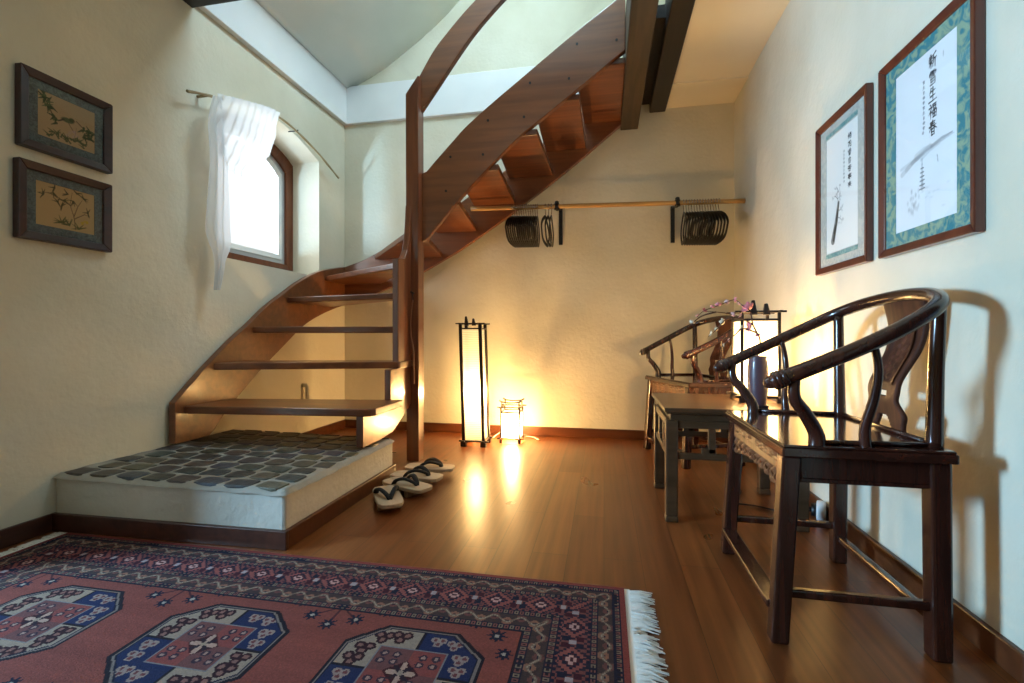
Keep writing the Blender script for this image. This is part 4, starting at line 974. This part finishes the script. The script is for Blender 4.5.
for (px, py, y, r, m) in [(748.7, 307.7, 2.36, .026, 'pink'), (751, 327, 2.37, .027, 'pink'), (745, 311, 2.36, .016, 'pink'), (734, 299.5, 2.35, .015, 'pink'), (718.4, 305.6, 2.33, .016, 'pink'), (712, 307.5, 2.32, .013, 'pink'), (704, 310.8, 2.31, .013, 'pink'), (741, 316, 2.37, .015, 'palepink'), (732, 315, 2.36, .014, 'palepink'), (723.5, 322, 2.36, .018, 'cream'), (712, 334, 2.36, .014, 'cream'), (691.7, 323, 2.32, .014, 'cream'), (727, 302, 2.34, .012, 'palepink'), (758, 336, 2.38, .013, 'pink'), (742, 328, 2.38, .014, 'cream'), (728, 340, 2.38, .010, 'palepink'), (723, 345, 2.37, .010, 'cream'), (698, 316, 2.33, .011, 'palepink'), (717, 329, 2.36, .010, 'cream'), (738, 304, 2.36, .011, 'palepink')]:
    blossom(at(px, py, y=y), r, M[m])

# ------------------------------------------------------------------ CLOTHES RAIL AND HANGERS
YR = 3.80
def rz(x): return lerp(1.936, 1.886, (x+1.094)/(2.134))
cr = thing('clothes_rail', 'long honey-coloured wooden clothes rail on two black brackets along the back wall', 'clothes rail', (0, YB, 1.9))
mb = MB(); xs = [lerp(-1.094, XR-.002, i/24) for i in range(25)]
mb.tube([(x, YR, rz(x)) for x in xs], [.0178+.0006*math.sin(i*1.3) for i in range(25)], 14); mb.build('rail', M['rail'], cr)
for px, top_, bot_ in ((560.8, 211, 245), (672.5, 209, 243)):
    p = at(px, 215, y=YB); x = p.x; z0 = at(px, bot_, y=YB).z; z1_ = at(px, top_, y=YB).z
    mb = MB(); mb.box((x-.016, YB-.014, z0), (x+.016, YB, z1_+.02))
    br_ = mb.build('bracket', M['black'], cr, bevel=.003)
    q = at(px-4 if px < 600 else px+5, 205, y=YR); xr_ = q.x; zr = rz(xr_)
    mb = MB(); mb.tube([(x, YB-.01, z1_+.005), (x, YB-.04, z1_+.008), (xr_, YR+.03, zr-.022), (xr_, YR, zr-.024)], .0085, 8); mb.build('arm', M['black'], br_)
    mb = MB(); mb.tube([(xr_, YR, zr-.026), (xr_, YR, zr+.022)], .0215, 10, flat=(1, 1)); mb.lathe([(.010, 0), (.017, .006), (.017, .018), (.010, .024)], (xr_, YR, zr+.020), 10); mb.build('clamp', M['black'], br_)
def make_hanger(label, group):
    t = thing('clothes_hanger', label, 'hanger', (0, 0, 0), 0, group, world=False)
    mb = MB(); hk = [(0, .026*math.sin(a), .026*math.cos(a)-.0032) for a in [R(-115+q*25) for q in range(10)]]
    hk += [(0, .006, -.045), (0, 0, -.062), (0, 0, -.095)]; mb.tube(hk, .0028, 6); mb.build('hook', M['chrome'], t)
    mb = MB(); pts = catmull([(0, 0, -.085), (0, .05, -.098), (0, .15, -.142), (0, .205, -.190), (0, .200, -.222), (0, .14, -.285), (0, 0, -.300), (0, -.14, -.285), (0, -.200, -.222), (0, -.205, -.190), (0, -.15, -.142), (0, -.05, -.098)], 4)
    mb.tube(pts, .0056, 8, closed=True, flat=(1., 3.0)); mb.build('body', M['blackplastic'], t); return t
hl = [at(px, 206, y=YR).x for px in np.linspace(512.5, 537.5, 15)]; hl2 = [at(px, 206, y=YR).x for px in (545.5, 548.5, 551.5)]
hr = [at(px, 202, y=YR).x for px in np.linspace(683.5, 719, 14)]
GA, GB, GC = 'hangers bunched near the stairs', 'loose hangers beside the left bracket', 'hangers bunched near the right wall'
LA, LB, LC = 'black clothes hanger in the tight bunch nearest the stairs', 'black clothes hanger hanging loose just left of the left bracket', 'black clothes hanger in the bunch between right bracket and wall'
h0 = None
for xs_, lab, gr, rot in ((hl, LA, GA, 6), (hl2, LB, GB, 3), (hr, LC, GC, 6)):
    for i, x in enumerate(xs_):
        a = R(lerp(-rot, rot, i/(len(xs_)-1))*.6+random.uniform(-.25, .25)); loc = (x, YR, rz(x)+.0)
        if h0 is None: h0 = make_hanger(lab, gr); h0.location = loc; h0.rotation_euler.z = a; o = h0
        else: o = dup(h0, loc, a, lab, gr)

# ------------------------------------------------------------------ CURTAIN ON A BENT BRANCH
XC = XL+.075
rodp = [at(px, py, x=XC) for px, py in ((187, 91), (200, 93.5), (215, 97), (240, 103), (262, 109), (275, 115), (287, 123), (300, 134.5), (318, 153), (330, 167.5), (338.5, 178))]
rd = thing('curtain_rod', 'thin bent branch used as curtain rod above the arched window', 'curtain rod', (XL, 3.0, 2.4))
mb = MB(); rp = catmull(rodp, 5); mb.tube(rp, [.0085+.0012*math.sin(i*.9) for i in range(len(rp))], 8); mb.build('branch', M['bamboo'], rd)
for i in (14, 34):
    p = rp[i]; mb = MB(); mb.tube([(XL, p.y, p.z+.006), (XC+.004, p.y, p.z+.006), (XC+.01, p.y, p.z+.014)], .0045, 6); mb.build('hook', M['black'], rd)
p = rp[8]; mb = MB(); mb.tube([(XL, p.y, p.z), (XC, p.y, p.z)], .009, 8); mb.build('hook', M['bamboo'], rd)
cu = thing('curtain', 'sheer white voile curtain draped over the window from the bent branch', 'curtain', (XC, 2.8, 1.4))
XD = XC+.042
def xfold(k): return XC+.027+k
ry = [p.y for p in rp]; rz_ = [p.z for p in rp]
ya = at(212.5, 96, x=XC).y; yb_ = at(275, 115, x=XC).y
low = [(212, 120), (221, 152), (229, 169), (238, 174), (247, 176.5), (257, 173), (265, 164), (271, 150)]
lw_ = [at(px, py, x=XD) for px, py in low]; lwc = catmull(lw_, 8)
P = []
for j in range(len(lwc)):
    s = j/(len(lwc)-1); y0 = lerp(ya, yb_, s**.85); z0 = interp(ry, rz_, y0)+.016; row = []
    for i in range(23):
        t = i/22; b = lwc[j]; y = lerp(y0, b.y, t); z = lerp(z0, b.z, t)
        bow = .03*math.sin(PI*t); k = .013*math.sin(s*52+t*9)*(.35+.65*t)+.009*math.sin(t*30-s*9)*(1-abs(2*s-1))*t
        if t < .06: k += .010*math.sin(s*170)
        row.append((xfold(k+bow*.4+.008), y, z))
    P.append(row)
mb = MB(); mb.grid(P); mb.build('swag', M['sheer'], cu)
lf = [(212.5, 95), (209, 108), (205.8, 124), (207.8, 150), (208, 168), (206.5, 195), (205, 226), (208.5, 240), (213.7, 252.7), (216, 268), (215, 290)]
rt = [(222, 97), (224, 112), (225, 128), (226, 150), (227, 168), (227.5, 195), (228, 226), (228.5, 246), (224, 260), (222.5, 270), (218.5, 290)]
lc = catmull([at(a, b, x=XD) for a, b in lf], 6); rc = catmull([at(a, b, x=XD) for a, b in rt], 6); P = []
for i in range(len(lc)):
    t = i/(len(lc)-1); row = []
    for j in range(19):
        s = j/18; y = lerp(lc[i].y, rc[i].y, s); z = lerp(lc[i].z, rc[i].z, s); k = .014*math.sin(s*17+t*5)*(.4+.6*min(1, t*4))
        row.append((xfold(k+.018), y, z))
    P.append(row)
mb = MB(); mb.grid(P); mb.build('tail', M['sheer'], cu)

# ------------------------------------------------------------------ GETA SANDALS
def make_geta(label):
    t = thing('geta_sandal', label, 'sandal', (0, 0, 0), 0, 'geta sandals beside the landing', world=False)   # toe = +y
    ln, wd, zt = .312, .130, .054
    out = []
    for k in range(28):
        a = 2*PI*k/28; q = 5; rr_ = (abs(math.cos(a))**q+abs(math.sin(a))**q)**(-1/q); out.append((wd/2*rr_*math.cos(a), ln/2*rr_*math.sin(a), zt-.020))
    mb = MB(); mb.prism(out, (0, 0, .020)); mb.build('sole', M['geta'], t, bevel=.004)
    for y in (.055, -.065):
        mb = MB(); mb.hexa([(-wd*.46, y-.013, 0), (wd*.46, y-.013, 0), (wd*.46, y+.013, 0), (-wd*.46, y+.013, 0)], [(-wd*.45, y-.016, zt-.02), (wd*.45, y-.016, zt-.02), (wd*.45, y+.016, zt-.02), (-wd*.45, y+.016, zt-.02)]); mb.build('tooth', M['geta_tooth'], t, bevel=.002)
    mb = MB()
    for s in (-1, 1): mb.tube(catmull([(0, .075, zt-.002), (s*.012, .062, zt+.018), (s*.036, .015, zt+.034), (s*.050, -.03, zt+.022), (s*.051, -.052, zt-.002)], 5), .0112, 8, flat=(1.3, .8))
    mb.tube([(0, .077, zt-.004), (0, .072, zt+.016)], .0065, 8); mb.build('thong', M['strap'], t); return t
def ang(dx, dy): return math.atan2(dy, dx)-PI/2
g0 = make_geta('pale wooden geta sandal nearest the rug, pointing towards the rug')
g0.location = (-1.095, 2.255, 0); g0.rotation_euler.z = ang(.56, -.83)
for loc, d, lab in (((-1.075, 2.452, 0), (.92, -.40), 'second pale wooden geta sandal from the rug, toe turned to the lanterns'), ((-1.085, 2.615, 0), (.99, -.08), 'third wooden geta sandal from the rug, beside the landing edge'), ((-1.075, 2.80, 0), (1., .06), 'wooden geta sandal furthest from the rug, nearest the newel post')):
    dup(g0, loc, ang(*d), lab)

# ------------------------------------------------------------------ SOCKET BITS BY THE RIGHT WALL
pl = thing('plug_adapter', 'white round plug adapter by the baseboard under the front armchair', 'plug adapter', (.99, 2.45, 0))
mb = MB(); mb.tube([(.985, 2.455, .048), (1.02, 2.44, .048)], .047, 20); mb.build('body', M['whiteplastic'], pl, bevel=.006)
mb = MB(); mb.tube([(.965, 2.463, .048), (.988, 2.454, .048)], .030, 16); mb.tube([(.94, 2.474, .048), (.967, 2.462, .048)], .012, 10); mb.build('plug', M['black'], pl)
mb = MB(); mb.tube(catmull([(.938, 2.475, .046), (.88, 2.50, .012), (.76, 2.58, .008), (.63, 2.62, .007), (.70, 2.72, .008), (.745, 2.80, .007), (.76, 2.92, .02), (.775, 2.90, .12), (.775, 2.89, .30), (.775, 2.888, .50), (.775, 2.884, .548), (.773, 2.865, .551), (.77, 2.80, .5445), (.77, 2.75, .5445)], 6), .004, 6)
tag(mb.build('power_cord', M['black']), 'black power cord looping under the low table to the lantern', 'cord')

# ------------------------------------------------------------------ LIGHT
w = bpy.data.worlds.new('daylight'); SC.world = w; w.use_nodes = True
bg = w.node_tree.nodes['Background']; bg.inputs['Color'].default_value = (.92, .97, 1.0, 1); bg.inputs['Strength'].default_value = .95
def area(name, loc, rot, sx, sy, power, col):
    l = bpy.data.lights.new(name, 'AREA'); l.shape = 'RECTANGLE'; l.size = sx; l.size_y = sy; l.energy = power; l.color = col
    o = bpy.data.objects.new(name, l); COL.objects.link(o); o.location = loc; o.rotation_euler = rot; return o
area('window_daylight', (XL-.45, 3.12, 1.98), (0, R(-90), 0), .9, 1.0, 14, (.86, .94, 1.))
area('assumed_side_daylight', (XL-1.6, .2, 1.25), (0, R(-90), 0), .6, .6, 280, (.38, .69, 1.))  # daylight for the assumed opening in the left wall, out of view
area('added_loft_light', (-.45, 2.75, 4.5), (R(-14), R(34), 0), 1.0, 1.0, 72, (.60, .84, 1.))  # added area light inside the loft for an assumed skylight; no roof opening built

# ------------------------------------------------------------------ CAMERA
cam = bpy.data.cameras.new('camera'); co = bpy.data.objects.new('camera', cam); COL.objects.link(co)
co.location = (0, 0, H_); co.rotation_euler = (PI/2, 0, YAW)
cam.sensor_fit = 'HORIZONTAL'; cam.sensor_width = 36; cam.lens = F_/1024*36; cam.shift_y = -(341.5-CYH)/1024; cam.clip_start = .02
SC.camera = co
SC.view_settings.view_transform = 'Standard'; SC.view_settings.look = 'None'; SC.view_settings.gamma = 1; SC.view_settings.use_curve_mapping = False; SC.view_settings.exposure = 0.28
SC.cycles.use_denoising = True; SC.cycles.caustics_reflective = False; SC.cycles.caustics_refractive = False; SC.cycles.max_bounces = 8; SC.cycles.diffuse_bounces = 5; SC.cycles.transparent_max_bounces = 12
for o in list(SC.objects):
    if '_world' in o: del o['_world']
